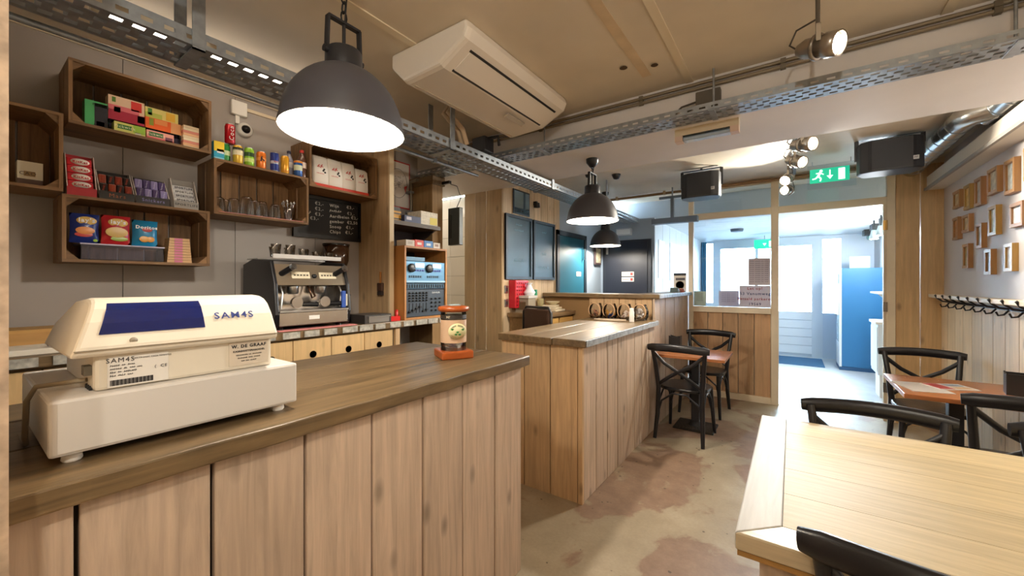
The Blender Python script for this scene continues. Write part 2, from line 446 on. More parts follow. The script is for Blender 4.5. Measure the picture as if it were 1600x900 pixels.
# partition with glass
pt = sroot('wall_partition', 'cream framed glass partition with boarded base', 'partition')
FR = mat('e6d8bf', 0.45, var=0.04, bscale=6)
def pbox(n, x0, x1, z0, z1, y0=YP - 0.04, y1=YP + 0.04, m=FR, bev=0.003): return B().box((x0, y0, z0), (x1, y1, z1)).build(n, m, pt, bevel=bev)
pbox('post', -1.10, -1.045, 0.0, ZC2); pbox('post', -0.20, -0.125, 0, ZC2); pbox('post', 0.80, 0.865, 0, ZC2)
pbox('rail', -1.045, -0.20, 2.235, 2.315); pbox('rail', -0.125, 0.80, 2.235, 2.315)
pbox('rail', -1.045, -0.20, 1.06, 1.13, YP - 0.05, YP + 0.05)
pbox('rail', -1.045, -0.20, 0.0, 0.075); pbox('head_rail', -1.10, 1.21, 2.60, ZC2 - 0.001, YP - 0.045, YP + 0.045)
for i in range(5):
    a = -1.045 + i * 0.169
    pbox('plank', a + 0.004, a + 0.165, 0.075, 1.06, YP - 0.012, YP + 0.012, wood('bb9772', 'z', 0.22, 0.6), 0)
pbox('back_board', -1.045, -0.20, 0.02, 1.09, YP + 0.013, YP + 0.03, mat('b9b4aa', 0.6), 0)
pbox('pane', -1.045, -0.20, 1.13, 2.235, YP - 0.003, YP + 0.003, glass_pane(), 0)
pbox('pane', -1.045, -0.20, 2.315, 2.60, YP - 0.003, YP + 0.003, glass_pane(), 0)
pbox('pane', -0.125, 0.80, 2.315, 2.60, YP - 0.003, YP + 0.003, glass_pane(), 0)
for a, b in ((0.868, 1.041), (1.049, 1.209)):
    pbox('plank', a, b, 0, ZC2, YP - 0.03, YP + 0.02, wood('cbaa7c', 'z', 0.22, 0.55), 0)
for z in (0.35, 1.18, 2.02):
    B().box((0.770, YP - 0.046, z - 0.05), (0.80, YP - 0.03, z + 0.05)).cyl((0.797, YP - 0.047, z - 0.05), (0.797, YP - 0.047, z + 0.05), 0.008).build('hinge', mat('b08a4e' if z > 2 else '8b8276', 0.35, 0.9), pt)
pbox('door_stop', 0.775, 0.80, 0, 2.235, YP - 0.03, YP + 0.03, mat('cfc0a6', 0.5), 0)

# entrance front: window, doors, sidelight
wf = sroot('wall_front', 'white framed glazed entrance front', 'wall')
FW = mat('cfdbe6', 0.4)
def fbox(n, x0, x1, z0, z1, m=FW, y0=YF - 0.03, y1=YF + 0.05, par=wf): return B().box((x0, y0, z0), (x1, y1, z1)).build(n, m, par)
fbox('wall_section', -1.60, XR, 2.29, ZE + 0.02)
for x0, x1 in ((-1.60, -1.70), (-1.40, -1.25), (-0.62, -0.56), (0.43, 0.48), (0.75, 0.83)): fbox('post', min(x0, x1), max(x0, x1), 0, 2.29)
fbox('panel', -1.60, -1.40, 0, 1.0); fbox('panel', -1.25, -0.62, 0, 1.0); fbox('panel', 0.48, 0.75, 0, 0.86, mat('c2d2e2', 0.5)); fbox('wall_section', 0.83, XR, 0, 2.29)
fbox('rail', -1.25, -0.62, 2.16, 2.29); fbox('rail', 0.48, 0.75, 2.26, 2.29)
for x0, x1, z0, z1 in ((-1.60, -1.40, 1.0, 2.29), (-1.25, -0.62, 1.0, 2.16), (0.48, 0.75, 0.86, 2.26), (-0.56, -0.30, 1.0, 2.2)):
    fbox('pane', x0, x1, z0, z1, glass_pane(), YF - 0.003, YF + 0.003)
fbox('panel', -0.56, -0.28, 0, 1.0)
d3 = sroot('door_3', 'white entrance door with grooved lower panel', 'door')
fbox('door_frame', -0.30, -0.215, 0, 2.29, par=d3); fbox('door_frame', 0.315, 0.43, 0, 2.29, par=d3); fbox('door_frame', -0.215, 0.315, 2.165, 2.29, par=d3)
fbox('pane', -0.215, 0.315, 0.88, 2.165, glass_pane(), YF - 0.003, YF + 0.003, d3)
for i in range(5): fbox('door_board', -0.215, 0.315, 0.06 + i * 0.164, 0.06 + (i + 1) * 0.164 - 0.008, mat('dfe8f0', 0.45), YF - 0.02, YF + 0.03, d3)
fbox('door_board', -0.215, 0.315, 0.0, 0.86, mat('b4c2d0', 0.6), YF, YF + 0.03, d3)
# outlines of the street seen through the glass
bo = thing('street_building', 'pale building across the street behind the entrance glass', 'building', (0, 17, -0.04))
B().box((-7, 0, 0), (7, 3, 2.3)).build('wall', mat('dfe3e8', 0.8), bo)
for i in range(7): B().box((-6.4 + i * 1.9, -0.05, 0.9), (-5.2 + i * 1.9, 0.01, 1.9)).build('window', mat('aab6c4', 0.3), bo)
# ================================================================== COUNTERS
def counter_planks(par, x, y0, y1, z1, step, z0=0.0, th=0.022, m=PLANK):
    y = y0
    while y < y1 - 0.03:
        e = min(y + step, y1)
        B().box((x - th, y + 0.004, z0), (x + random.uniform(-0.002, 0.002), e - 0.004, z1)).build('plank', m, par, bevel=0.003); y = e
def live_edge_board(x0, x1, y0, y1, z0, z1, par, m, axis='y', edge=None, name='worktop_board'):
    """board whose outer edge is worn and wavy"""
    n = 26; b = B(); rnd = random.Random(x0 * 91 + y0)
    top = []; 
    for i in range(n + 1):
        t = i / n; wv = rnd.uniform(-0.006, 0.004)
        if axis == 'y': top.append((x1 + (wv if edge == '+' else 0), y0 + (y1 - y0) * t))
        else: top.append((x0 + (x1 - x0) * t, y0 + (wv if edge == '-' else 0)))
    poly = top + ([(x0, y1), (x0, y0)] if axis == 'y' else [(x1, y1), (x0, y1)])
    b.prism(poly, z0, z1, 'z')
    return b.build(name, m, par, bevel=0.005)

nc = thing('bar_counter', 'near boarded bar counter below the cash register', 'counter', (0, 0, 0))
counter_planks(nc, -1.10, -0.503, 1.647, 1.012, 0.215)
B().box((-1.82, -0.50, 0.0), (-1.123, 1.62, 1.005)).build('body', mat('2e2418', 0.8), nc)
for i in range(3):
    B().box((-1.82 + i * 0.23, 1.622, 0), (-1.82 + (i + 1) * 0.23 - 0.003, 1.645, 1.012)).build('plank', PLANK, nc)
nt_ = thing('worktop', 'dark worn plank worktop carrying the cash register and tip jar', 'worktop', (0, 0, 0))
for i, (a, b) in enumerate(((-1.90, -1.66), (-1.657, -1.37), (-1.367, -1.065))):
    live_edge_board(a, b, -0.52, 1.68, 1.013, 1.06, nt_, TOPW, 'y', '+' if i == 2 else None)

mc = thing('bar_counter', 'boarded middle bar counter beyond the floor gap', 'counter', (0, 0, 0))
counter_planks(mc, -1.10, 2.372, 4.00, 1.012, 0.204)
B().box((-1.70, 2.39, 0), (-1.123, 3.98, 1.005)).build('body', mat('2e2418', 0.8), mc)
for a, b in ((-1.74, -1.548), (-1.540, -1.338), (-1.330, -1.134)):
    B().box((a, 2.348, 0), (b, 2.37, 1.012)).build('plank', PLANKY, mc)
B().box((-1.128, 2.345, 0), (-1.098, 2.372, 1.012)).build('corner_post', PLANKY, mc)
mt = thing('worktop', 'dark plank worktop of the middle counter with a pale worn edge', 'worktop', (0, 0, 0))
for i, (a, b) in enumerate(((-1.75, -1.53), (-1.528, -1.30), (-1.298, -1.066))):
    live_edge_board(a, b, 2.30 + (0.012 if i != 1 else 0), 3.995, 1.013, 1.06, mt, TOPW, 'y', '+' if i == 2 else None)
B().box((-1.074, 2.33, 1.016), (-1.058, 3.99, 1.055)).build('worn_edge', mat('9aa0a6', 0.5, var=0.4, bscale=25), mt)

tc_ = thing('tall_counter', 'taller boarded counter running to the glass partition', 'counter', (0, 0, 0))
counter_planks(tc_, -1.10, 4.00, 5.555, 1.268, 0.2)
for i in range(4):
    B().box((-1.80 + i * 0.168, 4.03, 1.0), (-1.80 + (i + 1) * 0.168 - 0.007, 4.05, 1.268)).build('plank', PLANKY, tc_)
B().box((-1.30, 4.06, 0), (-1.125, 5.55, 1.262)).build('body', mat('2e2418', 0.8), tc_)
B().box((-2.38, 4.06, 0), (-1.30, 4.25, 1.262)).build('body', mat('8a6a42', 0.7), tc_)
tt = thing('worktop', 'narrow dark worktop on the taller counter', 'worktop', (0, 0, 0))
live_edge_board(-1.36, -1.06, 4.30, 5.55, 1.27, 1.312, tt, TOPW, 'y', '+')
live_edge_board(-2.38, -1.06, 4.0, 4.297, 1.27, 1.312, tt, TOPX, 'x', '-')
B().box((-1.066, 4.02, 1.274), (-1.052, 5.54, 1.308)).build('worn_edge', mat('9aa0a6', 0.5, var=0.4, bscale=25), tt)

dk = thing('desk', 'cluttered wooden desk below the red wall box', 'desk', (0, 0, 0))
B().box((-2.39, 3.32, 1.08), (-1.98, 4.05, 1.12)).build('desk_top', wood('7b6040', 'y', 0.35, 0.5), dk)
B().box((-2.39, 3.36, 0.72), (-2.02, 4.04, 1.078)).build('desk_body', wood('8a6a42', 'y', 0.3, 0.6), dk)
for a in (3.40, 3.73): 
    dr = B().box((-2.02, a, 0.92), (-2.0, a + 0.29, 1.06)).build('drawer', wood('c89a55', 'y', 0.25, 0.5), dk)
    B().lathe([(0.0, 0.018), (0.012, 0.012), (0.008, 0.0)], 10, (-2.0, a + 0.145, 0.99), axis='x').build('knob', STEEL, dr)
for yy in (3.38, 4.0):
    for xx in (-2.36, -2.05): B().box((xx - 0.02, yy - 0.02, 0), (xx + 0.02, yy + 0.02, 0.72)).build('leg', wood('8a6a42', 'z', 0.3, 0.6), dk)

bc = thing('back_counter', 'back counter with plywood doors under the coffee machine', 'counter', (0, 0, 0))
B().box((-2.88, -0.5, 0), (-2.43, 1.9, 1.09)).build('body', mat('7a6142', 0.7), bc)
B().box((-2.88, 1.95, 0), (-2.43, 2.46, 0.78)).build('body', mat('7a6142', 0.7), bc)
B().box((-2.43, 1.92, 0.78), (-2.405, 1.96, 1.09)).build('end_post', PLANKY, bc)
y = -0.5
while y < 1.88:
    d = B().box((-2.43, y + 0.003, 0.12), (-2.41, y + 0.237, 1.08)).build('cupboard_door', wood('d0ae7c', 'z', 0.2, 0.55), bc)
    B().lathe([(0.022, 0.0015), (0.0, 0.0015)], 16, (-2.41, y + 0.12, 0.985), axis='x').build('finger_hole', DARK, d)
    y += 0.24
bt = thing('worktop', 'dark back worktop with a chipped pale edge', 'worktop', (0, 0, 0))
live_edge_board(-2.88, -2.39, -0.52, 2.47, 1.092, 1.14, bt, TOPW, 'y', '+')
for i in range(24):
    a = -0.5 + i * 0.124
    B().box((-2.397, a, 1.098), (-2.383, a + random.uniform(0.07, 0.115), 1.134)).build('edge_chip', mat('a8a59c', 0.45, var=0.4, bscale=40), bt)

# ================================================================== CRATES ON THE LEFT WALL
XF = -2.64
def crate(y0, z0, w, h, label, d=0.255, top=True, nback=5):
    t = thing('fruit_crate', label, 'crate', (XF, y0, z0), R(90), 'wooden crates used as wall shelves')
    th = 0.013
    B().box((0, 0, 0), (w, d, th)).build('bottom_board', CRATE, t)
    if top: B().box((0, 0, h - th), (w, d, h)).build('top_board', CRATE, t)
    for x in (0, w - th):
        for a, b in ((0, d * 0.48), (d * 0.52, d)):
            B().box((x, a, th), (x + th, b, h - th)).build('side_board', CRATEZ, t)
    for i in range(nback):
        bw = (w - 2 * th) / nback
        B().box((th + i * bw + 0.004, d - 0.012, th), (th + (i + 1) * bw - 0.004, d, h - th)).build('back_slat', CRATEZ, t)
    c = 0.04
    for sx in (0, 1):
        for sz in (0, 1):
            X0 = th if sx == 0 else w - th; Z0 = th if sz == 0 else h - th
            dx = c if sx == 0 else -c; dz = c if sz == 0 else -c
            B().prism([(X0, Z0), (X0 + dx, Z0), (X0, Z0 + dz)], 0.004, d - 0.014, 'y').build('corner_block', CRATE, t)
    return t
crate(-0.235, 1.828, 0.535, 0.345, 'dark crate at the far left holding a cream carton')
crate(0.315, 2.140, 0.535, 0.293, 'topmost wooden crate holding tea boxes')
crate(0.296, 1.517, 0.547, 0.302, 'lowest wooden crate holding crisp bags')
crate(0.862, 1.812, 0.532, 0.312, 'wooden crate holding upside-down glasses on a pink cloth')
crate(1.402, 2.075, 0.530, 0.315, 'wooden crate holding white coffee bags')

def carton(name, label, cat, y, z, w, h, d, base, blocks=(), txts=(), setback=0.02, group=None, tilt=0.0, rough=0.4):
    """printed carton standing on a shelf of the left wall; blocks = (x0,x1,z0,z1,colour) fractions of the front"""
    t = thing(name, label, cat, (XF - setback, y, z), R(90) + tilt, group)
    b = B().box((0, 0, 0), (w, d, h)); mats = [mat(base, rough)]
    for x0, x1, z0, z1, c in blocks:
        mats.append(mat(c, rough)); b.box((x0 * w, -0.0008, z0 * h), (x1 * w, 0.001, z1 * h), len(mats) - 1)
    b.build('carton_body', mats, t, bevel=0.0)
    for s, fx, fz, size, c in txts: text(s, size, mat(c, 0.4), (fx * w, -0.0012, fz * h), t)
    return t
# tea crate
zt = 2.153
G = 'tea boxes in the topmost crate'
carton('tea_box', 'tall green tea box with a black label', 'tea box', 0.372, zt, 0.076, 0.128, 0.06, '4fae6a', ((0.42, 1, 0.04, 0.94, '2b2a30'), (0.45, 0.97, 0.82, 0.93, 'cfd8a0'), (0.5, 0.85, 0.12, 0.28, 'c86a70')), (('Pickwick', 0.71, 0.875, 0.014, '24421f'),), 0.05, G)
rs = thing('shelf_riser', 'clear acrylic riser inside the tea crate', 'riser', (XF - 0.06, 0.452, zt), R(90))
B().box((0, 0.0, 0.062), (0.285, 0.13, 0.066)).build('riser_plate', glass_pane((0.8, 0.85, 0.9)), rs)
for x in (0.002, 0.279): B().box((x, 0, 0), (x + 0.004, 0.13, 0.062)).build('riser_leg', glass_pane((0.8, 0.85, 0.9)), rs)
B().box((0.0, 0.055, 0.0), (0.285, 0.06, 0.06)).build('riser_back', mat('5a5068', 0.3), rs)
carton('tea_box', 'pink and red forest fruit tea box on the riser', 'tea box', 0.452, zt + 0.067, 0.132, 0.118, 0.06, 'e9c8a8', ((0, 1, 0, 0.42, 'b02a44'), (0, 0.85, 0.42, 0.62, 'e4737c'), (0.62, 0.92, 0.55, 0.95, 'd6342c'), (0.1, 0.2, 0.74, 0.94, '5a8a34'), (0.15, 0.33, 0.34, 0.56, '8a8a2a'), (0.8, 1, 0.1, 0.4, 'e8cfa0')), (), 0.065, G)
carton('tea_box', 'yellow green lemon tea box lying on the orange tea box', 'tea box', 0.588, zt + 0.125, 0.134, 0.052, 0.06, 'dfd27c', ((0, 0.5, 0, 0.5, 'b9c65a'), (0.62, 0.9, 0.1, 0.9, 'e8b63a'), (0.08, 0.2, 0.25, 0.9, '4d8a3a')), (), 0.07, G)
carton('tea_box', 'orange tea box lying on the riser', 'tea box', 0.588, zt + 0.067, 0.145, 0.057, 0.06, 'ee6a2c', ((0.7, 1, 0, 1, 'f0b078'), (0.1, 0.22, 0.3, 0.95, '93a03a'), (0.25, 0.6, 0.5, 0.95, 'f29a5a')), (), 0.065, G)
carton('tea_box', 'yellow green tea box below the riser', 'tea box', 0.467, zt, 0.113, 0.052, 0.06, 'd8d67a', ((0.1, 0.55, 0.4, 0.8, '3f7d3a'), (0.6, 1, 0.3, 1, '9cc24a'), (0.66, 0.85, 0.05, 0.35, 'e6e2c8')), (('Pickwick', 0.33, 0.6, 0.018, 'f2f0d0'),), 0.03, G)
carton('tea_box', 'pink tea box below the riser', 'tea box', 0.585, zt, 0.108, 0.048, 0.06, 'e8a294', ((0.08, 0.6, 0.4, 0.85, '3f6d3a'), (0, 1, 0, 0.3, 'c7505a'), (0.68, 0.95, 0.15, 0.6, '7a4a5a')), (('Pickwick', 0.34, 0.62, 0.017, 'f4e8d0'),), 0.03, G)
t = thing('tea_sachets', 'stack of pale orange tea sachets at the right of the tea crate', 'sachets', (XF - 0.03, 0.732, zt), R(90))
for i in range(9): B().box((random.uniform(0, 0.003), 0, i * 0.0135), (0.07, 0.06, i * 0.0135 + 0.0125)).build('sachet', mat(('e8d3b0', 'e7b488', 'd98a78', 'efe0c0')[i % 4], 0.5), t)
# left crate carton
carton('carton', 'cream carton with dark foot in the dark crate', 'carton', 0.175, 1.842, 0.072, 0.105, 0.06, 'e6dcc4', ((0, 1, 0, 0.28, '5a3a28'), (0.25, 0.7, 0.4, 0.6, '9a7a4a')), (('CAO', 0.4, 0.5, 0.02, '4a3420'),), 0.06)
# chocolate display boxes on the lowest crate
zk = 1.820
def display(label, y, w, h, d, base, n_rows, n_cols, bar_cols, txt, tcol, lip_txt, back_h, group='snack display boxes on the lowest crate', tilt=8, tsize=0.02, oval=None):
    t = thing('snack_display_box', label, 'snack box', (XF - 0.012, y, zk), R(90), group)
    bm_ = mat(base, 0.4)
    B().box((0, 0, 0), (w, d, 0.006)).box((0, 0, 0.006), (w, 0.003, 0.038)).box((0, d - 0.003, 0.006), (w, d, back_h)).build('tray', bm_, t)
    for x in (0, w - 0.003):
        B().prism([(0.003, 0.006), (d - 0.003, 0.006), (d - 0.003, back_h), (d - 0.03, back_h), (0.003, 0.038)], x, x + 0.003, 'x').build('tray_side', mat('cdc4bc' if base != 'b3202a' else 'd8c8c0', 0.5), t)
    ih = (h - 0.036) / n_rows; cw = (w - 0.008) / n_cols
    for r in range(n_rows):
        for c in range(n_cols):
            yy = 0.012 + r * (d - 0.05) / n_rows
            z0 = 0.034 + r * ih; x0 = 0.004 + c * cw
            o = B().box((0, 0, 0), (cw * 0.94, 0.02, ih * 0.94)).build('chocolate_bar', mat(bar_cols[(r + c) % len(bar_cols)], 0.3), t, bevel=0.004)
            o.location = (x0, yy, z0); o.rotation_euler = (R(-tilt), 0, 0)
            if oval: B().lathe([(cw * 0.36, 0.0), (cw * 0.36, -0.0012), (0, -0.0012)], 20, (0, 0, 0), axis='y').build('logo_oval', mat(oval, 0.4), o).matrix_local = Matrix.Translation((cw * 0.5, 0, ih * 0.5)) @ Matrix.Diagonal((1, 1, ih * 0.40 / (cw * 0.36), 1))
            if txt:
                if n_cols > 1: text(txt, tsize, mat(tcol, 0.4), (cw * 0.47, -0.0018, ih * 0.47), o, rot=(0, R(-80), 0))
                else: text(txt, tsize, mat(tcol, 0.4), (cw * 0.5, -0.0018, ih * 0.47), o, bold=0.0004)
    if lip_txt: text(lip_txt[0], lip_txt[2], mat(lip_txt[1], 0.4), (w * 0.5, -0.001, 0.019), t)
    return t
display('red display box of four wafer bars with white oval logos', 0.312, 0.094, 0.185, 0.10, 'b3202a', 4, 1, ('c8202c',), 'KitKat', 'c01c28', None, 0.20, tsize=0.0155, oval='f6efe6')
display('black display box of dark and red chocolate bars', 0.414, 0.122, 0.13, 0.12, '17120f', 2, 4, ('1c1512', '8c3a22', '1c1512', '7a2c1c'), 'MARS', 'b8442a', ('Mars', 'a85a30', 0.026), 0.15, tsize=0.011)
display('dark display box of purple and white chocolate bars', 0.542, 0.130, 0.135, 0.12, '1a1216', 2, 4, ('4a3a6a', '8a80b0'), 'Snickers', 'e4e0f0', ('Snickers', '9a94d0', 0.022), 0.145, tsize=0.009)
display('white display box of grey and white chewing gum packs', 0.690, 0.105, 0.13, 0.10, '9d9994', 4, 1, ('d8d8d8', 'c4c4c8'), 'SPORTLIFE', '3a3a40', ('SPORTLIFE', '303038', 0.018), 0.165, tsize=0.014)
# crisp bags on a clear storage box
zb = 1.532
cb = thing('storage_box', 'clear plastic storage box under the crisp bags', 'box', (XF - 0.03, 0.357, zb), R(90))
cp = glass_pane((0.93, 0.91, 0.97))
B().box((0, 0, 0), (0.295, 0.17, 0.003)).box((0, 0, 0.003), (0.295, 0.003, 0.07)).box((0, 0.167, 0.003), (0.295, 0.17, 0.07)).box((0, 0.003, 0.003), (0.003, 0.167, 0.07)).box((0.292, 0.003, 0.003), (0.295, 0.167, 0.07)).build('box_shell', cp, cb)
B().box((-0.003, -0.003, 0.07), (0.298, 0.173, 0.076)).build('box_lid', mat('b9b4cc', 0.25), cb)
def crisp_bag(label, y, base, patches, words, w=0.098, h=0.135):
    t = thing('crisp_bag', label, 'crisp bag', (XF - 0.05, y, zb + 0.0765), R(90), 'crisp bags in the lowest crate')
    NX, NZ = 9, 9; b = B(); vs = []; fs = []; mi = []
    def thick(u, v): return 0.026 * (max(0.0, math.sin(math.pi * v)) ** 0.6) * (max(0.0, math.sin(math.pi * u)) ** 0.5)
    for s in (-1, 1):
        for j in range(NZ + 1):
            for i in range(NX + 1):
                u, v = i / NX, j / NZ; pinch = 1 - 0.06 * math.sin(math.pi * v)
                vs.append(((u - 0.5) * w * pinch + w / 2, s * thick(u, v) * 0.8, v * h))
    n1 = (NX + 1) * (NZ + 1)
    for k in (0, 1):
        for j in range(NZ):
            for i in range(NX):
                a = k * n1 + j * (NX + 1) + i; fs.append((a, a + 1, a + NX + 2, a + NX + 1))
    b.add(vs, fs, 0, True); b.build('bag', [mat(base, 0.25)], t)
    def blob(fx, fz, rx, rz, c, k=0):
        y_ = -thick(fx, fz) * 0.8 - 0.0015 - k * 0.0006
        o = B().lathe([(1, 0.0), (0.8, -0.08), (0, -0.1)], 16, axis='y').build('print_patch', mat(c, 0.3), t)
        o.location = (fx * w, y_, fz * h); o.scale = (rx * w, 0.008, rz * h)
    for k, q in enumerate(patches): blob(*q, k=k)
    for s, fx, fz, size, c in words: text(s, size, mat(c, 0.3), (fx * w, -thick(fx, fz) * 0.8 - 0.005, fz * h), t, bold=0.0006)
crisp_bag('dark blue crisp bag with a yellow and white logo', 0.322, '1c2f7a', ((0.55, 0.76, 0.34, 0.14, 'd8b04a'), (0.5, 0.42, 0.32, 0.13, 'd9863a'), (0.45, 0.28, 0.3, 0.08, 'b83028'), (0.85, 0.1, 0.08, 0.05, '9cc23a')), (("lay's", 0.55, 0.77, 0.026, 'ffffff'),))
crisp_bag('red crisp bag with a yellow and white logo', 0.424, 'c0242c', ((0.55, 0.76, 0.34, 0.14, 'e0b850'), (0.5, 0.42, 0.38, 0.18, 'd8b058'), (0.6, 0.2, 0.3, 0.08, 'a7c05a')), (("lay's", 0.55, 0.77, 0.026, 'ffffff'),), 0.104, 0.14)
crisp_bag('bright blue tortilla chip bag', 0.532, '1d86b8', ((0.55, 0.64, 0.2, 0.09, 'b02a2a'), (0.45, 0.27, 0.2, 0.12, 'e0a040'), (0.68, 0.27, 0.16, 0.11, 'd89434')), (('Doritos', 0.52, 0.72, 0.022, 'ffffff'),), 0.1, 0.13)
t = thing('bar_stack', 'stack of pink and tan snack bars at the right of the lowest crate', 'snack bars', (XF - 0.04, 0.668, zb), R(90))
for i in range(9):
    q = B().box((i * 0.0012, 0, i * 0.0145), (0.105 - i * 0.0012, 0.08, i * 0.0145 + 0.0135)).box((0.03, -0.0006, i * 0.0145 + 0.001), (0.065, 0.001, i * 0.0145 + 0.0125), 1).build('snack_bar', [mat('c9a070', 0.4), mat('c4688a', 0.4)], t)
# ================================================================== CANS, BOTTLES, GLASSES, COFFEE BAGS
CANP = [(0.0, 0), (0.022, 0.0), (0.026, 0.008), (0.026, 0.098), (0.0215, 0.110), (0.0225, 0.114), (0.020, 0.1135), (0.0, 0.112)]
def can(label, y, z, body, bands=(), words=(), r=1.0, h=1.0, x=XF - 0.035, tilt=0):
    t = thing('drink_can', label, 'can', (x, y, z), R(90) + tilt, 'drink cans on the glass crate')
    prof = [(a * r, b * h) for a, b in CANP]
    B().lathe(prof[1:5], 20).build('can_body', mat(body, 0.25, 0.2), t)
    B().lathe([(prof[4][0], prof[4][1])] + prof[5:], 20).build('can_top', STEEL, t)
    for z0, z1, c in bands:
        B().lathe([(0.0263 * r, z0 * h * 0.114), (0.0263 * r, z1 * h * 0.114)], 20, cap=False).build('print_band', mat(c, 0.3), t)
    for s, fz, size, c, rot in words:
        text(s, size, mat(c, 0.3), (0, -0.0275 * r, fz * 0.114 * h), t, rot=(0, rot, 0))
zc = 2.1245
carton('juice_carton', 'yellow and blue drink carton at the left end of the cans', 'carton', 0.868, zc, 0.05, 0.102, 0.04, '38a6c8', ((0, 1, 0.45, 1, 'f0cc3a'), (0.3, 0.95, 0.35, 0.58, 'e8eef2'), (0.0, 1, 0, 0.12, '8ccbe0')), (), 0.02)
can('dark green lemonade can beside the yellow carton', 0.935, zc, '2f8a3e', ((0.35, 0.6, 'cfe0b0'),), x=XF - 0.06, h=0.95)
can('red cola can standing on top of two cans', 0.955, zc + 0.1105, 'c41824', (), (('Coca', 0.5, 0.034, 'ffffff', R(-90)),), x=XF - 0.045)
can('yellow lemonade can below the red can', 0.992, zc, 'e0b43a', ((0.45, 0.75, 'efe4c0'), (0.7, 0.85, '3a3a2a')), r=0.98, h=0.965)
can('lime green can with two dark square marks', 1.05, zc, '8fc43a', ((0.5, 0.72, '2c4a28'), (0.2, 0.4, 'cfe68a')), x=XF - 0.03, h=0.96)
can('orange soda can standing apart', 1.118, zc, 'e87a24', ((0.45, 0.62, 'f09a4a'),), (('~', 0.52, 0.05, '2a2438', 0),), h=0.93)
can('slim blue and silver energy drink can', 1.195, zc, 'c9ced8', ((0.55, 0.97, '243a8a'), (0.05, 0.4, '243a8a')), (('~~~', 0.5, 0.018, 'c8202c', 0),), r=0.92, h=1.05)
can('slim golden yellow can right of the energy drink', 1.258, zc, 'e8a62c', ((0.1, 0.2, 'd08a1c'),), r=0.92, h=1.04)
can('short blue and white can in front of the bottles', 1.335, zc, '2a5aa0', ((0.35, 0.7, 'd8dfc0'), (0.85, 0.97, 'e08a2c')), x=XF - 0.02, h=0.88)
def bottle(label, y, liquid, labelc, capc, x, s=1.0):
    t = thing('drink_bottle', label, 'bottle', (x, y, zc), 0, 'plastic bottles on the glass crate')
    P = [(0.026, 0), (0.028, 0.006), (0.027, 0.04), (0.0285, 0.06), (0.0285, 0.10), (0.026, 0.118), (0.017, 0.145), (0.0115, 0.158), (0.0115, 0.166)]
    B().lathe([(a * s, b * s) for a, b in P], 18).build('bottle_body', mat(liquid, 0.15), t)
    B().lathe([(0.029 * s, 0.062 * s), (0.029 * s, 0.10 * s)], 18, cap=False).build('bottle_label', mat(labelc, 0.4), t)
    B().lathe([(0.0135 * s, 0.164 * s), (0.0135 * s, 0.182 * s), (0, 0.182 * s)], 14).build('bottle_cap', mat(capc, 0.35), t)
bottle('clear water bottle with a dark cap', 1.303, '9a98a8', 'd8d4d4', '2a2a48', XF - 0.075, 0.92)
bottle('cola bottle with a red cap at the right end', 1.372, '6a4a3c', 'e4d2c4', 'c8302c', XF - 0.045, 1.02)

def glass_cup(label, y, x, r0, r1, h, z, flip=True, name='drinking_glass', grp='glasses in the pink lined crate'):
    t = thing(name, label, 'glass', (x, y, z), 0, grp)
    P = [(r0, h), (r1, 0.0), (r1 - 0.004, 0.004), (r0 - 0.002, h)] if not flip else [(r0, 0.0), (r1, h), (0.0, h)]
    prof = [(r0, 0.0), (r0 * 0.98 + r1 * 0.02, h * 0.3), (r1, h * 0.92), (r1 * 0.9, h), (0.0, h)] if flip else [(r1, 0.0), (r0, h)]
    B().lathe(prof, 16, cap=not flip).build('glass_wall', drink_glass(), t)
    B().lathe([(r0 * 1.01, 0), (r0 * 1.03, 0.002), (r0, 0.005)], 16, cap=False).build('glass_rim', drink_glass(), t)
zg = 1.8258
cl = tag(B().box((-0.22, 0, 0), (0, 0.475, 0.0025)).build('cloth', mat('dc8f88', 0.9, var=0.15, bscale=60, bump=0.4)), 'pink checked cloth under the glasses', 'cloth')
cl.location = (XF + 0.004, 0.884, zg)
for i, (y, x, r0, r1, h) in enumerate(((0.905, -2.70, 0.033, 0.026, 0.085), (0.95, -2.74, 0.033, 0.026, 0.085), (0.975, -2.685, 0.034, 0.027, 0.088), (1.055, -2.72, 0.041, 0.033, 0.115), (1.075, -2.665, 0.037, 0.03, 0.09), (1.135, -2.70, 0.034, 0.026, 0.098), (1.155, -2.77, 0.034, 0.026, 0.098), (1.205, -2.69, 0.033, 0.027, 0.09), (1.225, -2.75, 0.033, 0.027, 0.09))):
    glass_cup(('clear upside-down glass at the left end of the crate', 'second upside-down glass from the left', 'third upside-down glass from the left', 'tallest wide upside-down glass in the crate', 'short upside-down glass in front of the tallest glass', 'tapered upside-down glass right of the tallest glass', 'tapered upside-down glass at the crate back', 'upside-down glass beside the spoon glass', 'upside-down glass behind the spoon glass')[i], y, x, r0, r1, h, zg + 0.003)
t = thing('spoon_glass', 'glass holding a bunch of metal spoons', 'glass', (XF - 0.045, 1.285, zg + 0.003))
B().lathe([(0.024, 0), (0.033, 0.085), (0.031, 0.085), (0.022, 0.004), (0, 0.004)], 16).build('glass_wall', drink_glass(), t)
for i in range(9):
    a = i * 0.7; tip = (0.034 * math.cos(a), 0.034 * math.sin(a), 0.108 + 0.006 * (i % 3))
    B().tube([(0.008 * math.cos(a), 0.008 * math.sin(a), 0.008), tip], 0.0016, 6).lathe([(0.0, -0.012), (0.007, -0.004), (0.008, 0.003), (0.0, 0.012)], 8, tip).build('spoon', STEEL, t)
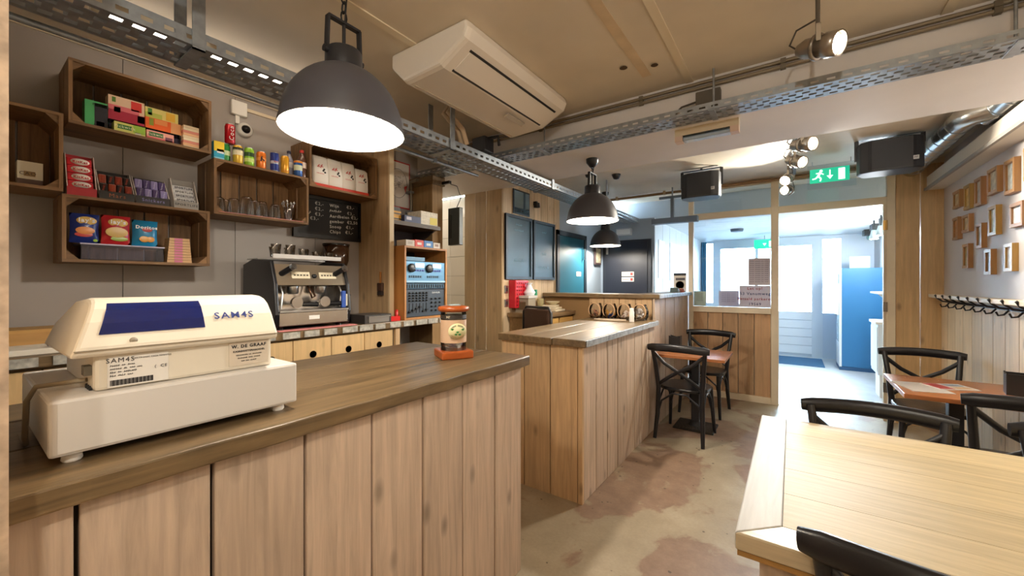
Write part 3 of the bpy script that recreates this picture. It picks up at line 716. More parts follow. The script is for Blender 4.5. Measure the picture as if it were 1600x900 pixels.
# coffee bags
for i in range(4):
    y = 1.452 + i * 0.108
    t = thing('coffee_bag', ('leftmost white coffee bag with a red foot', 'second white coffee bag from the left', 'third white coffee bag from the left', 'rightmost white coffee bag with a slumped top')[i], 'coffee bag', (XF - 0.04, y, 2.0895), R(90), 'white coffee bags in the crate')
    b = B(); w, d = 0.106, 0.07
    rings = [(1, 1, 0), (1.0, 1.05, 0.05), (0.98, 1.0, 0.13), (0.96, 0.7, 0.185), (0.93 - 0.1 * (i == 3), 0.25, 0.222 - 0.02 * (i == 3))]
    vs = []; fs = []
    for sx, sy, z in rings:
        for px, py in ((-.5, -.42), (-.42, -.5), (0, -.54), (.42, -.5), (.5, -.42), (.5, .42), (.42, .5), (0, .5), (-.42, .5), (-.5, .42)):
            vs.append((w / 2 + px * w * sx, d / 2 + py * d * sy, z + random.uniform(-0.002, 0.002) * (z > 0)))
    for k in range(len(rings) - 1):
        for q in range(10): fs.append((k*10+q, k*10+(q+1) % 10, (k+1)*10+(q+1) % 10, (k+1)*10+q))
    fs.append(tuple(range(40, 50))); fs.append(tuple(range(9, -1, -1)))
    b.add(vs, fs, 0, True); b.build('bag', mat('e9e3da', 0.55), t)
    B().box((0.0, -0.004, 0.0), (w, d * 0.98, 0.026)).build('red_foot', mat('d8432e', 0.45), t)
    text('~~', 0.045, mat('c8504a', 0.5), (w * 0.42, -0.0045, 0.145), t)
    text('~~~~~~', 0.018, mat('d88a84', 0.5), (w * 0.42, -0.005, 0.095), t)
    for bx, bz in ((0.62, 0.118), (0.74, 0.108), (0.68, 0.128)):
        B().lathe([(0.007, 0.0), (0.005, -0.003), (0, -0.004)], 10, (bx * w, -0.003, bz), axis='y').build('bean_print', mat('2e2a2a', 0.5), t)

# ================================================================== THINGS ON THE LEFT WALL
t = thing('price_board', 'black framed chalk price board behind the coffee machine', 'chalkboard', (-2.885, 1.41, 1.755), R(90))
w, h = 0.545, 0.315
B().box((0, 0, 0), (w, 0.008, h)).build('board', mat('1b1b1d', 0.55, var=0.2, bscale=12), t)
for a, b in (((0, -0.014, 0), (w, 0.008, 0.028)), ((0, -0.014, h - 0.028), (w, 0.008, h)), ((0, -0.014, 0.028), (0.028, 0.008, h - 0.028)), ((w - 0.028, -0.014, 0.028), (w, 0.008, h - 0.028))):
    B().box(a, b).build('frame_bar', mat('0d0d0e', 0.35), t)
CH = mat('d9d6d0', 0.9)
for i, (l, r) in enumerate((('~~~', 'Wijn     €3,-'), ('~~', '~~~~~~'), ('~~~~~', 'Aardbeien €2,-'), ('bull €3,-', 'gember  €2,50'), ('', 'Snoep   €1,-'), ('', 'Chips   €1,-'))):
    if l[:1] == '~': text('€2,-' if i < 2 else '€3,-', 0.033, CH, (0.16, -0.001, h - 0.055 - i * 0.040), t, align='LEFT')
    if r[:1] == '~': text('€3,-', 0.033, CH, (0.42, -0.001, h - 0.055 - i * 0.040), t, align='LEFT')
    if l: text(l, 0.033, CH, (0.05, -0.001, h - 0.055 - i * 0.040), t, align='LEFT', rot=(0, R(-3), 0))
    text(r, 0.033, CH, (0.275, -0.001, h - 0.055 - i * 0.040), t, align='LEFT', rot=(0, R(-3), 0), bold=0.0005)
t = thing('dome_camera', 'small white dome security camera above the cans', 'camera', (-2.90, 1.109, 2.41), R(90))
B().lathe([(0.045, 0.0), (0.045, -0.02), (0.036, -0.032), (0.0, -0.036)], 20, axis='y').build('housing', WHITE, t)
B().lathe([(0.026, -0.034), (0.02, -0.05), (0.0, -0.056)], 16, axis='y').build('lens_dome', mat('1a1a1c', 0.1), t)
t = thing('junction_box', 'white square junction box above the dome camera', 'junction box', (-2.90, 1.03, 2.49), R(90))
B().box((0, -0.03, 0), (0.09, 0, 0.09)).build('box_body', WHITE, t, bevel=0.006)
B().box((0.028, -0.014, -0.05), (0.05, 0, 0.0)).build('cable_duct', WHITE, t)
B().box((0.09, -0.012, 0.045), (0.62, 0, 0.065)).build('cable_duct', mat('dccdb0', 0.5), t)
t = thing('wall_poster', 'white poster with a round ink drawing and red border', 'poster', (-2.895, 2.20, 2.10), R(90))
B().box((0, -0.004, 0), (0.27, 0, 0.42)).build('border', mat('c23a38', 0.5), t)
B().box((0.012, -0.006, 0.012), (0.258, -0.003, 0.408)).build('paper', mat('ece6df', 0.6), t)
ri = [(0.135 + 0.1 * math.cos(a * math.pi / 12), -0.0065, 0.22 + 0.13 * math.sin(a * math.pi / 12)) for a in range(24)]
B().tube(ri, 0.0018, 5, closed=True).build('ink_circle', mat('5a5458', 0.6), t)
for k in range(26):
    a = random.uniform(0, 6.28); rr = random.uniform(0, 0.085); c = (0.135 + rr * math.cos(a), -0.0065, 0.22 + 1.25 * rr * math.sin(a)); q = random.uniform(0, 6.28); l_ = random.uniform(0.01, 0.035)
    B().tube([c, (c[0] + l_ * math.cos(q), -0.0065, c[2] + l_ * math.sin(q)), (c[0] + l_ * math.cos(q + 0.8), -0.0065, c[2] + l_ * math.sin(q + 0.9))], 0.0014, 4).build('ink_stroke', mat('6a6468', 0.6), t)
B().prism([(0.2, 0.2), (0.235, 0.215), (0.215, 0.15)], -0.0072, -0.006, 'y').build('red_shape', mat('c23a38', 0.5), t)

# niche shelf with boxes, rack with audio gear
t = thing('niche_shelf', 'dark shelf board above the audio rack', 'shelf', (-2.5, 1.98, 1.88), R(90))
B().box((0, 0, 0), (0.495, 0.38, 0.032)).build('shelf_board', wood('4d3b29', 'x', 0.35, 0.5), t)
B().prism([(0.06, 0.0), (0.34, 0.0), (0.34, -0.14)], 0.48, 0.494, 'x').build('shelf_bracket', mat('3a3230', 0.6), t)
B().box((0, 0.34, -0.16), (0.48, 0.38, 0.0)).build('shelf_back', mat('3c3640', 0.6), t)
for i, (nm, lb, x, y, z, w, d, h, c) in enumerate((('carton', 'yellow and black carton on the niche shelf', 0.01, 0.05, 0.0, 0.10, 0.12, 0.04, 'd8a02c'), ('carton', 'second striped carton stacked on the niche shelf', 0.012, 0.05, 0.041, 0.098, 0.11, 0.04, 'c8902c'), ('carton', 'dark striped carton on the yellow cartons', 0.015, 0.055, 0.082, 0.09, 0.1, 0.03, '3a3430'))):
    o = B().box((0, 0, 0), (w, d, h)).box((0, -0.001, h * 0.35), (w, 0.001, h * 0.6), 1).build(nm, [mat(c, 0.5), mat('2a2826', 0.5)])
    tag(o, lb, 'carton'); o.location = (-2.5 - y, 1.98 + x, 1.9125 + z); o.rotation_euler = (0, 0, R(90))
o = tag(B().box((0, 0, 0), (0.17, 0.14, 0.055)).box((0.02, -0.001, 0.02), (0.07, 0.001, 0.045), 1).build('carton', [mat('39436a', 0.5), mat('c8c8d8', 0.5)]), 'dark blue carton in the middle of the niche shelf', 'carton'); o.location = (-2.52, 2.10, 1.9125); o.rotation_euler = (0, 0, R(90))
o = tag(B().box((0, 0, 0), (0.19, 0.17, 0.115)).box((0.1, -0.001, 0.01), (0.185, 0.001, 0.07), 1).build('paper_bag', [mat('e9e2d2', 0.6, var=0.2, bscale=60), mat('e2d04a', 0.5)], bevel=0.01), 'white patterned packet with a yellow print on the niche shelf', 'packet'); o.location = (-2.525, 2.275, 1.9125); o.rotation_euler = (0, 0, R(90))
t = thing('audio_rack', 'wooden audio rack with players and a mixing desk', 'audio rack', (-2.40, 2.00, 1.1405), R(90))
W_, H_, D_ = 0.452, 0.57, 0.40
RW = wood('b1793f', 'z', 0.2, 0.5, knots=False); 
B().box((0, 0, 0), (0.016, D_, H_)).build('side_panel', RW, t); B().box((W_ - 0.016, 0, 0), (W_, D_, H_)).build('side_panel', RW, t)
B().box((0.016, 0, 0), (W_ - 0.016, D_, 0.016)).build('bottom_panel', RW, t); B().box((0.016, 0, H_ - 0.016), (W_ - 0.016, D_, H_)).build('top_panel', RW, t)
B().box((0.016, D_ - 0.01, 0.016), (W_ - 0.016, D_, H_ - 0.016)).build('back_panel', DARK, t)
BL = mat('5a87a8', 0.35, 0.4)
B().box((0.03, 0.05, 0.46), (0.25, 0.3, 0.49)).build('small_receiver', mat('4a6a80', 0.4, 0.3), t)
dj = B().box((0.02, 0.008, 0.285), (W_ - 0.02, 0.25, 0.452)).build('twin_player', BL, t)
for x in (0.07, 0.255):
    B().lathe([(0.034, 0.008), (0.034, -0.006), (0.028, -0.01), (0.0, -0.01)], 20, (x, 0, 0.40), axis='y').build('jog_wheel', mat('16181c', 0.4), dj)
    B().box((x + 0.04, 0.002, 0.405), (x + 0.13, 0.01, 0.44)).build('display', emat('cfe8f4', 1.2), dj)
    for k in range(4): B().box((x + 0.042 + k * 0.024, 0.003, 0.375), (x + 0.06 + k * 0.024, 0.01, 0.39)).build('button', mat('2a4a9a', 0.4), dj)
    for k in range(6): B().box((x - 0.02 + k * 0.022, 0.003, 0.325), (x - 0.004 + k * 0.022, 0.01, 0.342)).build('button', mat('2f5570', 0.4), dj)
B().box((0.02, 0.002, 0.288), (W_ - 0.02, 0.01, 0.302)).build('faceplate_strip', mat('9dbdd2', 0.3, 0.5), dj)
am = B().box((0.02, 0.01, 0.238), (W_ - 0.02, 0.25, 0.28)).build('amplifier', mat('2c4a5e', 0.4, 0.3), t)
for k in range(16): B().box((0.03 + k * 0.025, 0.006, 0.245), (0.036 + k * 0.025, 0.011, 0.272)).build('vent_slot', DARK, am)
mxd = B().box((0.02, 0.012, 0.02), (W_ - 0.02, 0.25, 0.232)).build('mixing_desk', mat('3a4450', 0.45, 0.3), t)
for c in range(6):
    x = 0.055 + c * 0.035
    B().box((x - 0.002, 0.009, 0.05), (x + 0.002, 0.013, 0.125)).build('fader_slot', DARK, mxd)
    B().box((x - 0.010, 0.0, 0.052 + 0.012 * ((c * 5) % 4)), (x + 0.010, 0.012, 0.066 + 0.012 * ((c * 5) % 4))).build('fader_cap', BLACK, mxd)
    for r in range(4): B().lathe([(0.008, 0.012), (0.006, -0.001), (0, -0.001)], 8, (x, 0, 0.145 + r * 0.02), axis='y').build('knob', DARK, mxd)
for c in range(3):
    for r in range(4): B().lathe([(0.008, 0.012), (0.006, -0.001), (0, -0.001)], 8, (0.285 + c * 0.045, 0, 0.06 + r * 0.032), axis='y').build('knob', DARK, mxd)
text('~~~~~~~', 0.026, mat('d8dde0', 0.4), (0.335, 0.009, 0.205), mxd)
for i, (lb, y, w, c, c2) in enumerate((('red and white tissue box on the audio rack', 2.12, 0.09, 'd8443a', 'f0e4e0'), ('blue and white tissue box on the audio rack', 2.215, 0.095, '2f7ac0', 'dfe8f0'), ('white roll packet at the left of the tissue boxes', 2.03, 0.085, 'd9d0c4', 'bdb4a8'), ('cream packet at the right of the tissue boxes', 2.315, 0.075, 'ddd4c8', '9a7a6a'))):
    o = tag(B().box((0, 0, 0), (w, 0.11, 0.055 - 0.008 * (i > 1))).box((w * 0.25, -0.0008, 0.015), (w * 0.75, 0.001, 0.035), 1).build('tissue_box', [mat(c, 0.5), mat(c2, 0.5)], bevel=0.003), lb, 'box')
    o.location = (-2.42, y, 1.7115); o.rotation_euler = (0, 0, R(90))
o = tag(B().box((0, 0, 0), (0.09, 0.035, 0.035)).lathe([(0.012, 0), (0.012, 0.045), (0, 0.05)], 10, (0.07, 0.018, 0.035)).build('lighter_holder', mat('c8201c', 0.3)), 'small red plastic holder beside the audio rack', 'holder'); o.location = (-2.42, 1.885, 1.1405); o.rotation_euler = (0, 0, R(90))
t = thing('hanging_monitor', 'thin dark grey screen hanging beside the kitchen opening', 'monitor', (-2.59, 2.66, 1.77))
B().box((0, 0, 0), (0.14, 0.05, 0.34)).build('casing', mat('3d4240', 0.4), t, bevel=0.004)
B().box((0.02, -0.004, 0.06), (0.05, 0.0, 0.28)).build('side_strip', mat('262a28', 0.4), t)
B().tube([(0.09, 0.02, 0.34), (0.16, 0.0, 0.42), (0.14, -0.03, 0.52), (0.06, -0.06, 0.55)], 0.004, 6).build('cable', BLACK, t)
B().box((-0.01, -0.09, 0.54), (0.1, -0.06, 0.565)).build('mount_clip', BLACK, t)
t = thing('pouring_brush', 'small wooden brush hanging on the boarded pier', 'brush', (-2.60, 1.943, 1.36))
B().tube([(0, -0.012, 0.15), (0, -0.012, 0.06)], 0.008, 8).build('handle', wood('b8762c', 'z', 0.2, 0.5, knots=False), t)
B().box((-0.03, -0.024, 0.0), (0.03, 0.0, 0.065)).build('brush_head', mat('4a2f20', 0.6), t, bevel=0.006)
B().box((-0.027, -0.022, -0.03), (0.027, -0.002, 0.0)).build('bristles', mat('2a1e18', 0.9), t)

# ================================================================== COFFEE MACHINE, GRINDER
t = thing('espresso_machine', 'two group steel espresso machine with black side panels', 'espresso machine', (-2.40, 1.10, 1.1405), R(90))
w = 0.43; D = 0.44
for x in (0.03, w - 0.03):
    for y in (0.06, D - 0.05): B().lathe([(0.02, 0), (0.018, 0.03), (0, 0.03)], 12, (x, y, 0)).build('foot', BLACK, t)
SP = [(0.02, 0.02), (0.0, 0.10), (0.02, 0.28), (0.07, 0.415), (0.30, 0.43), (0.43, 0.40), (D, 0.02)]
for x in (-0.022, w): B().prism(SP, x, x + 0.022, 'x').build('side_panel', BLACK, t, bevel=0.006)
B().box((0, 0.16, 0.12), (w, D - 0.01, 0.40)).build('body', mat('8f8b86', 0.35, 0.9), t)
B().box((0.0, 0.0, 0.03), (w, 0.30, 0.11)).build('drip_tray_base', mat('b9b0a6', 0.25, 0.9), t, bevel=0.004)
B().box((0.17, -0.003, 0.062), (0.235, 0.001, 0.085)).build('name_plate', WHITE, t)
B().box((0.0, -0.005, 0.11), (w, 0.17, 0.12)).build('drip_grid', STEEL, t)
B().prism([(0.03, 0.27), (0.075, 0.395), (0.20, 0.40), (0.17, 0.26)], 0.0, w, 'x').build('upper_panel', mat('c6bba8', 0.28, 0.9), t)
B().box((0.0, 0.155, 0.12), (w, 0.162, 0.262)).build('back_splash', mat('cfc8c0', 0.2, 0.95), t)
B().box((-0.0, 0.28, 0.43), (w, 0.43, 0.436)).box((0, 0.08, 0.43), (w, 0.09, 0.455)).build('cup_rail', STEEL, t)
for x in (0.10, 0.27):
    k = B().prism([(0.0394, 0.31), (0.0538, 0.35), (0.060, 0.35), (0.046, 0.31)], x - 0.01, x + 0.10, 'x').build('keypad', mat('efe6cc', 0.4), t)
    for q in range(5): B().box((x + 0.002 + q * 0.019, 0.0425, 0.326), (x + 0.012 + q * 0.019, 0.0475, 0.335)).build('button', mat('5a5444', 0.5), k)
B().lathe([(0.013, 0.06), (0.013, 0.035), (0, 0.035)], 14, (0.225, 0, 0.325), axis='y').build('gauge', BLACK, t)
for x in (0.055, 0.385):
    B().cyl((x - 0.02, 0.06, 0.335), (x + 0.012, -0.01, 0.375), 0.017, 12).build('steam_knob', BLACK, t)
    B().cyl((x + 0.010, -0.006, 0.373), (x + 0.018, -0.022, 0.382), 0.02, 14).build('knob_cap', STEEL, t)
for x in (0.115, 0.29):
    B().lathe([(0.035, 0.262), (0.035, 0.225), (0.028, 0.215), (0.0, 0.215)], 16, (x, 0.09, 0)).build('group_head', STEEL, t)
    B().cyl((x, 0.05, 0.165), (x, 0.028, 0.165), 0.033, 18).build('portafilter_basket', mat('a9a29a', 0.25, 0.95), t)
    B().tube([(x + 0.035, 0.04, 0.152), (x + 0.12, 0.02, 0.15)], 0.013, 10, r2=0.016).build('portafilter_handle', BLACK, t)
for x in (0.03, 0.40): B().tube([(x, 0.06, 0.27), (x, 0.03, 0.22), (x - 0.01, 0.03, 0.13)], 0.006, 8).build('steam_wand', STEEL, t)
B().tube([(0.21, 0.1, 0.27), (0.20, 0.05, 0.24), (0.215, 0.05, 0.19), (0.24, 0.06, 0.2), (0.235, 0.1, 0.26)], 0.006, 8).build('water_pipe', mat('7a5a48', 0.3, 0.9), t)
o = tag(B().box((0, 0, 0), (0.028, 0.018, 0.11)).box((0.028, 0, 0.01), (0.04, 0.018, 0.09), 1).build('blue_cloth', [mat('2750a8', 0.6), mat('cfc9b8', 0.6)], bevel=0.004), 'blue cleaning cloth hanging on the coffee machine', 'cloth'); o.location = (-2.404, 1.49, 1.262); o.rotation_euler = (0, 0, R(90))
# glasses and cups on the machine
CUPL = ['clear cup on the machine top, %s from its left end' % q for q in ('first', 'second', 'third', 'fourth', 'fifth', 'sixth', 'seventh', 'eighth', 'ninth', 'tenth')]
for i in range(10):
    y = 1.125 + i * 0.043; hh = 0.085 if i in (1, 3) else (0.06 if i < 6 else 0.045)
    q = thing('coffee_glass', CUPL[i], 'glass', (-2.52 - 0.075 * (i % 2), y, 1.5775), 0, 'glasses on the coffee machine')
    B().lathe([(0.022, 0), (0.030, hh), (0.028, hh), (0.020, 0.004), (0, 0.004)], 14).build('glass_wall', drink_glass(), q)
    B().lathe([(0.0225, 0.0), (0.0235, 0.008)], 14, cap=False).build('glass_base', drink_glass(), q)
t = thing('coffee_grinder', 'black coffee grinder with a dark bean hopper', 'coffee grinder', (-2.735, 1.665, 1.1405), R(90))
B().box((-0.075, -0.08, 0), (0.075, 0.11, 0.03)).build('base', BLACK, t, bevel=0.01)
B().prism([(-0.05, 0.03), (-0.03, 0.30), (0.09, 0.30), (0.10, 0.03)], -0.065, 0.065, 'x').build('body', BLACKM, t, bevel=0.012)
B().lathe([(0.045, 0.30), (0.05, 0.34), (0.088, 0.45), (0.09, 0.56), (0.0, 0.56)], 20, (0, 0.03, 0)).build('bean_hopper', mat('3a2416', 0.12), t)
B().lathe([(0.094, 0.56), (0.094, 0.572), (0.0, 0.578)], 20, (0, 0.03, 0)).build('hopper_lid', mat('1c1614', 0.2), t)
B().cyl((0.0, -0.05, 0.27), (0.0, -0.09, 0.27), 0.022, 14).build('dose_collar', STEEL, t)
B().tube([(-0.03, -0.06, 0.2), (-0.03, -0.11, 0.195), (0.03, -0.11, 0.195), (0.03, -0.06, 0.2)], 0.004, 6).build('filter_fork', STEEL, t)
for k in range(3): B().lathe([(0.007, -0.05), (0.006, -0.054), (0, -0.054)], 8, (-0.02 + k * 0.02, 0, 0.12), axis='y').build('switch', WHITE, t)
t = thing('knock_box', 'steel knock box drawer beside the coffee machine', 'knock box', (-2.405, 1.66, 1.1405), R(90))
B().box((0, 0, 0), (0.22, 0.21, 0.06)).build('drawer_case', mat('3a3634', 0.4), t)
B().box((0.03, -0.004, 0.004), (0.2, 0.0, 0.05)).build('drawer_front', STEEL, t)
B().box((0.025, -0.012, 0.042), (0.205, 0.0, 0.05)).build('pull_edge', STEEL, t)
o = tag(B().box((0, 0, 0), (0.5, 0.09, 0.006)).build('cloth', mat('d98a86', 0.9, var=0.15, bscale=60, bump=0.5), bevel=0.002), 'pink cloth lying in front of the coffee machine', 'cloth'); o.location = (-2.388, 1.09, 1.141); o.rotation_euler = (0, 0, R(90))
o = tag(B().box((0, 0, 0), (0.28, 0.20, 0.05)).box((-0.002, -0.002, 0.05), (0.282, 0.202, 0.062), 1).build('wooden_box', [wood('b58a50', 'x', 0.2, 0.6), wood('c29656', 'x', 0.2, 0.6)]), 'light wooden box behind the cash register', 'box'); o.location = (-2.62, 0.04, 1.163); o.rotation_euler = (0, 0, R(90))
o = tag(B().box((0, 0, 0), (0.3, 0.3, 0.022)).build('paper_stack', mat('ddd6c8', 0.7), bevel=0.002), 'stack of white papers on the back counter', 'papers'); o.location = (-2.42, 0.02, 1.1405); o.rotation_euler = (0, 0, R(90))
o = tag(B().lathe([(0.0, 0), (0.018, 0.004), (0.02, 0.01), (0.0, 0.018)], 12).build('blue_clip', mat('2c4a8a', 0.4)), 'small blue clip lying on the papers', 'clip'); o.location = (-2.47, 0.255, 1.163)
# ================================================================== CASH REGISTER (its back towards us)
RC = mat('d5cdbd', 0.42); RC2 = mat('cac6c1', 0.42)
t = thing('cash_register', 'cream cash register with a blue customer display', 'cash register', (-1.17, 0.113, 1.06), R(90))
w = 0.472
for x in (0.035, w - 0.04):
    for y in (0.03, 0.41): B().lathe([(0.013, 0.0), (0.016, 0.004), (0.014, 0.02), (0, 0.02)], 14, (x, y, 0)).build('foot', WHITE, t)
dr = B().box((0, 0.0, 0.019), (w, 0.45, 0.131)).build('cash_drawer', RC2, t, bevel=0.006)
B().box((0.012, -0.0015, 0.026), (w - 0.012, 0.001, 0.125)).build('back_plate', RC2, dr)
# head: lower body and flared top part
hx0, hx1 = 0.066, 0.416
lb_ = B().box((hx0, 0.030, 0.131), (hx1, 0.36, 0.216)).build('lower_body', RC, t, bevel=0.008)
ux0, ux1 = 0.029, 0.426
prof = [(0.016, 0.206), (0.010, 0.222), (0.036, 0.278), (0.055, 0.305), (0.075, 0.318), (0.10, 0.325), (0.14, 0.327), (0.25, 0.318), (0.37, 0.262), (0.38, 0.206)]
# flared upper shell, tapering towards the top at its left end
n = len(prof); vs = []
for side, x in ((0, ux0), (1, ux1)):
    for (yy, zz) in prof:
        k = (zz - 0.206) / 0.121
        vs.append((x + (0.042 * k if side == 0 else -0.010 * k), yy, zz))
up = B().add(vs, [tuple(range(n - 1, -1, -1)), tuple(range(n, 2 * n))] + [(i, (i + 1) % n, n + (i + 1) % n, n + i) for i in range(n)]).build('upper_shell', RC, t, bevel=0.007)
B().box((ux0 + 0.006, 0.0085, 0.2205), (ux1 - 0.002, 0.0125, 0.2225)).build('seam', mat('8d8270', 0.6), up)
def slope(z, off=0.0):
    for (a, b), (c, d) in zip(prof, prof[1:]):
        if b <= z <= d: return a + (c - a) * (z - b) / (d - b) - off
    return 0.0
# display window on the sloping face
b = B(); zz = [0.252, 0.275, 0.285, 0.302, 0.316]; vs = []; fs = []
for i, z in enumerate(zz):
    k = (z - 0.252) / 0.064
    vs += [(0.072 + 0.020 * k, slope(z, 0.002), z), (0.258, slope(z, 0.002), z), (0.258, slope(z, -0.004), z), (0.072 + 0.020 * k, slope(z, -0.004), z)]
for i in range(len(zz) - 1):
    a = i * 4
    for q in range(4): fs.append((a + q, a + (q + 1) % 4, a + 4 + (q + 1) % 4, a + 4 + q))
fs += [(3, 2, 1, 0), tuple(len(vs) - 4 + q for q in range(4))]
b.add(vs, fs).build('display_window', mat('07164e', 0.06, coat=0.8), up)
ang = math.atan2(0.036 - 0.010, 0.278 - 0.222)
text('SAM4S', 0.024, mat('2c3a7a', 0.4), (0.325, slope(0.277, 0.002), 0.277), up, bold=0.0003, rot=(-ang, 0, 0), squash=1.15)
B().lathe([(0.007, 0.0), (0.007, -0.0015), (0, -0.0015)], 14, (0.125, slope(0.235), 0.235), axis='y').build('screw', mat('8d8270', 0.5), up)
pl = B().box((hx0 + 0.02, 0.0275, 0.136), (hx0 + 0.122, 0.031, 0.200)).build('rating_plate', mat('dad6cf', 0.5), lb_)
INK = mat('2c2a2c', 0.5)
text('SAM4S', 0.014, INK, (hx0 + 0.04, 0.0268, 0.193), pl)
text('ELECTRONIC CASH REGISTER', 0.0044, INK, (hx0 + 0.093, 0.0268, 0.194), pl)
for k, s in enumerate(('~~~~~ ~~ ~~~~', '~~~~~~ ~~ ~~~ ~~~', '~~~ ~~ ~~~~~~~', '~~~ ~~~~ ~~~')):
    text(s, 0.0062, INK, (hx0 + 0.024, 0.0268, 0.182 - k * 0.0072), pl, align='LEFT')
text('(  CE', 0.009, INK, (hx0 + 0.108, 0.0268, 0.170), pl)
for k in range(34): B().box((hx0 + 0.024 + k * 0.0021, 0.0266, 0.139), (hx0 + 0.0252 + k * 0.0021 + 0.0004 * (k % 3), 0.0276, 0.151)).build('barcode_bar', INK, pl)
st = B().box((hx1 - 0.105, 0.0275, 0.143), (hx1 - 0.012, 0.031, 0.204)).build('dealer_sticker', mat('cbbfae', 0.5), lb_)
text('W. DE GRAAF', 0.0115, INK, (hx1 - 0.058, 0.0268, 0.193), st, bold=0.0004)
text('KASREGISTERHANDEL', 0.0066, INK, (hx1 - 0.058, 0.0268, 0.180), st, bold=0.0002)
for k, s in enumerate(('~~~~~~~~~~~ ~~ ~~~~~~~~~', '~~~~~~~~~ ~~~~ ~~~~~~', '~~~ ~~~ ~~~~~~')): text(s, 0.0052, INK, (hx1 - 0.058, 0.0268, 0.170 - k * 0.008), st)
B().tube([(hx0 - 0.002, 0.09, 0.15), (-0.003, 0.14, 0.141), (-0.014, 0.16, 0.11), (-0.016, 0.17, 0.03), (-0.012, 0.2, 0.009), (-0.012, 0.3, 0.009)], 0.005, 8).build('power_cable', mat('8b7f6a', 0.5), t)
for k in range(3): B().cyl((hx0 - 0.003, 0.06 + k * 0.018, 0.135), (hx0 + 0.001, 0.06 + k * 0.018, 0.135), 0.006, 10).build('socket', DARK, t)
B().box((hx0 - 0.012, 0.045, 0.165), (hx0 + 0.001, 0.075, 0.185)).build('port_cover', mat('5a5244', 0.5), t)

# ================================================================== TIP JAR
t = thing('tip_jar', 'glass tip jar with round wooden lid on a square wooden foot', 'tip jar', (-1.36, 1.435, 1.06), R(60))
OW = wood('a5501f', 'x', 0.25, 0.3, knots=False)
B().box((-0.078, -0.078, 0), (0.078, 0.078, 0.038)).build('foot', OW, t, bevel=0.006)
B().lathe([(0.062, 0.0385), (0.062, 0.225)], 28, cap=False).lathe([(0.059, 0.0385), (0.059, 0.225)], 28, cap=False).build('glass_wall', glass_pane((0.95, 0.97, 0.98)), t)
B().lathe([(0.060, 0.222), (0.074, 0.227), (0.078, 0.237), (0.074, 0.247), (0.05, 0.252), (0, 0.252)], 28).build('lid', OW, t)
B().lathe([(0.0632, 0.075), (0.0632, 0.185)], 28, cap=False).build('paper_label', mat('c9a88a', 0.6), t)
B().lathe([(0.0632, 0.19), (0.0632, 0.208)], 28, cap=False).build('dark_band', mat('2c241c', 0.5), t)
text('H?', 0.016, mat('e8dcc0', 0.5), (-0.042, -0.052, 0.199), t, rot=(0, 0, R(-38)))
a0 = R(-5)
lo = B().lathe([(0.045, 0.0), (0.045, -0.003), (0, -0.003)], 28, (0, 0, 0), axis='y').build('oval_logo', mat('d9d3a4', 0.5), t)
lo.location = (0.0, -0.0636, 0.132); lo.scale = (1, 1, 0.85)
for k, ch in enumerate('SUNNY PEOPLE'):
    a = R(150 - k * 120 / 11); text(ch, 0.0105, mat('23402a', 0.5), (0.035 * math.cos(a), -0.0674, 0.132 + 0.027 * math.sin(a)), t, rot=(0, -(a - R(90)), 0))
for k, ch in enumerate('~~~~ ~~~ ~~~~~~~'.replace(' ', '~')):
    a = R(215 + k * 110 / 15); text(ch, 0.0075, mat('a2603a', 0.5), (0.037 * math.cos(a), -0.0674, 0.132 + 0.031 * math.sin(a)), t, rot=(0, -(a + R(90)), 0))
for x, z in ((-0.026, 0.142), (0.026, 0.14), (0.0, 0.128), (-0.008, 0.118), (0.01, 0.117)):
    B().prism([(x - 0.009, z), (x, z + 0.004), (x + 0.009, z + 0.002), (x + 0.002, z - 0.006)], -0.0675, -0.066, 'y').build('leaf_print', mat('2f7a3a', 0.5), t)
for k in range(7):
    a = k * 0.9; B().prism([(0.02 * math.cos(a), 0.02 * math.sin(a)), (0.045 * math.cos(a + 0.4), 0.045 * math.sin(a + 0.4)), (0.03 * math.cos(a + 1.3), 0.03 * math.sin(a + 1.3))], 0.0395 + k * 0.006, 0.0405 + k * 0.006 + 0.012, 'z').build('bank_note', mat(('cfc4b8', 'b8a7c0', 'd8c6b0')[k % 3], 0.7), t)
B().box((-0.02, -0.02, 0.2525), (0.03, 0.02, 0.257)).build('note_on_lid', mat('a8c4c8', 0.6), t)

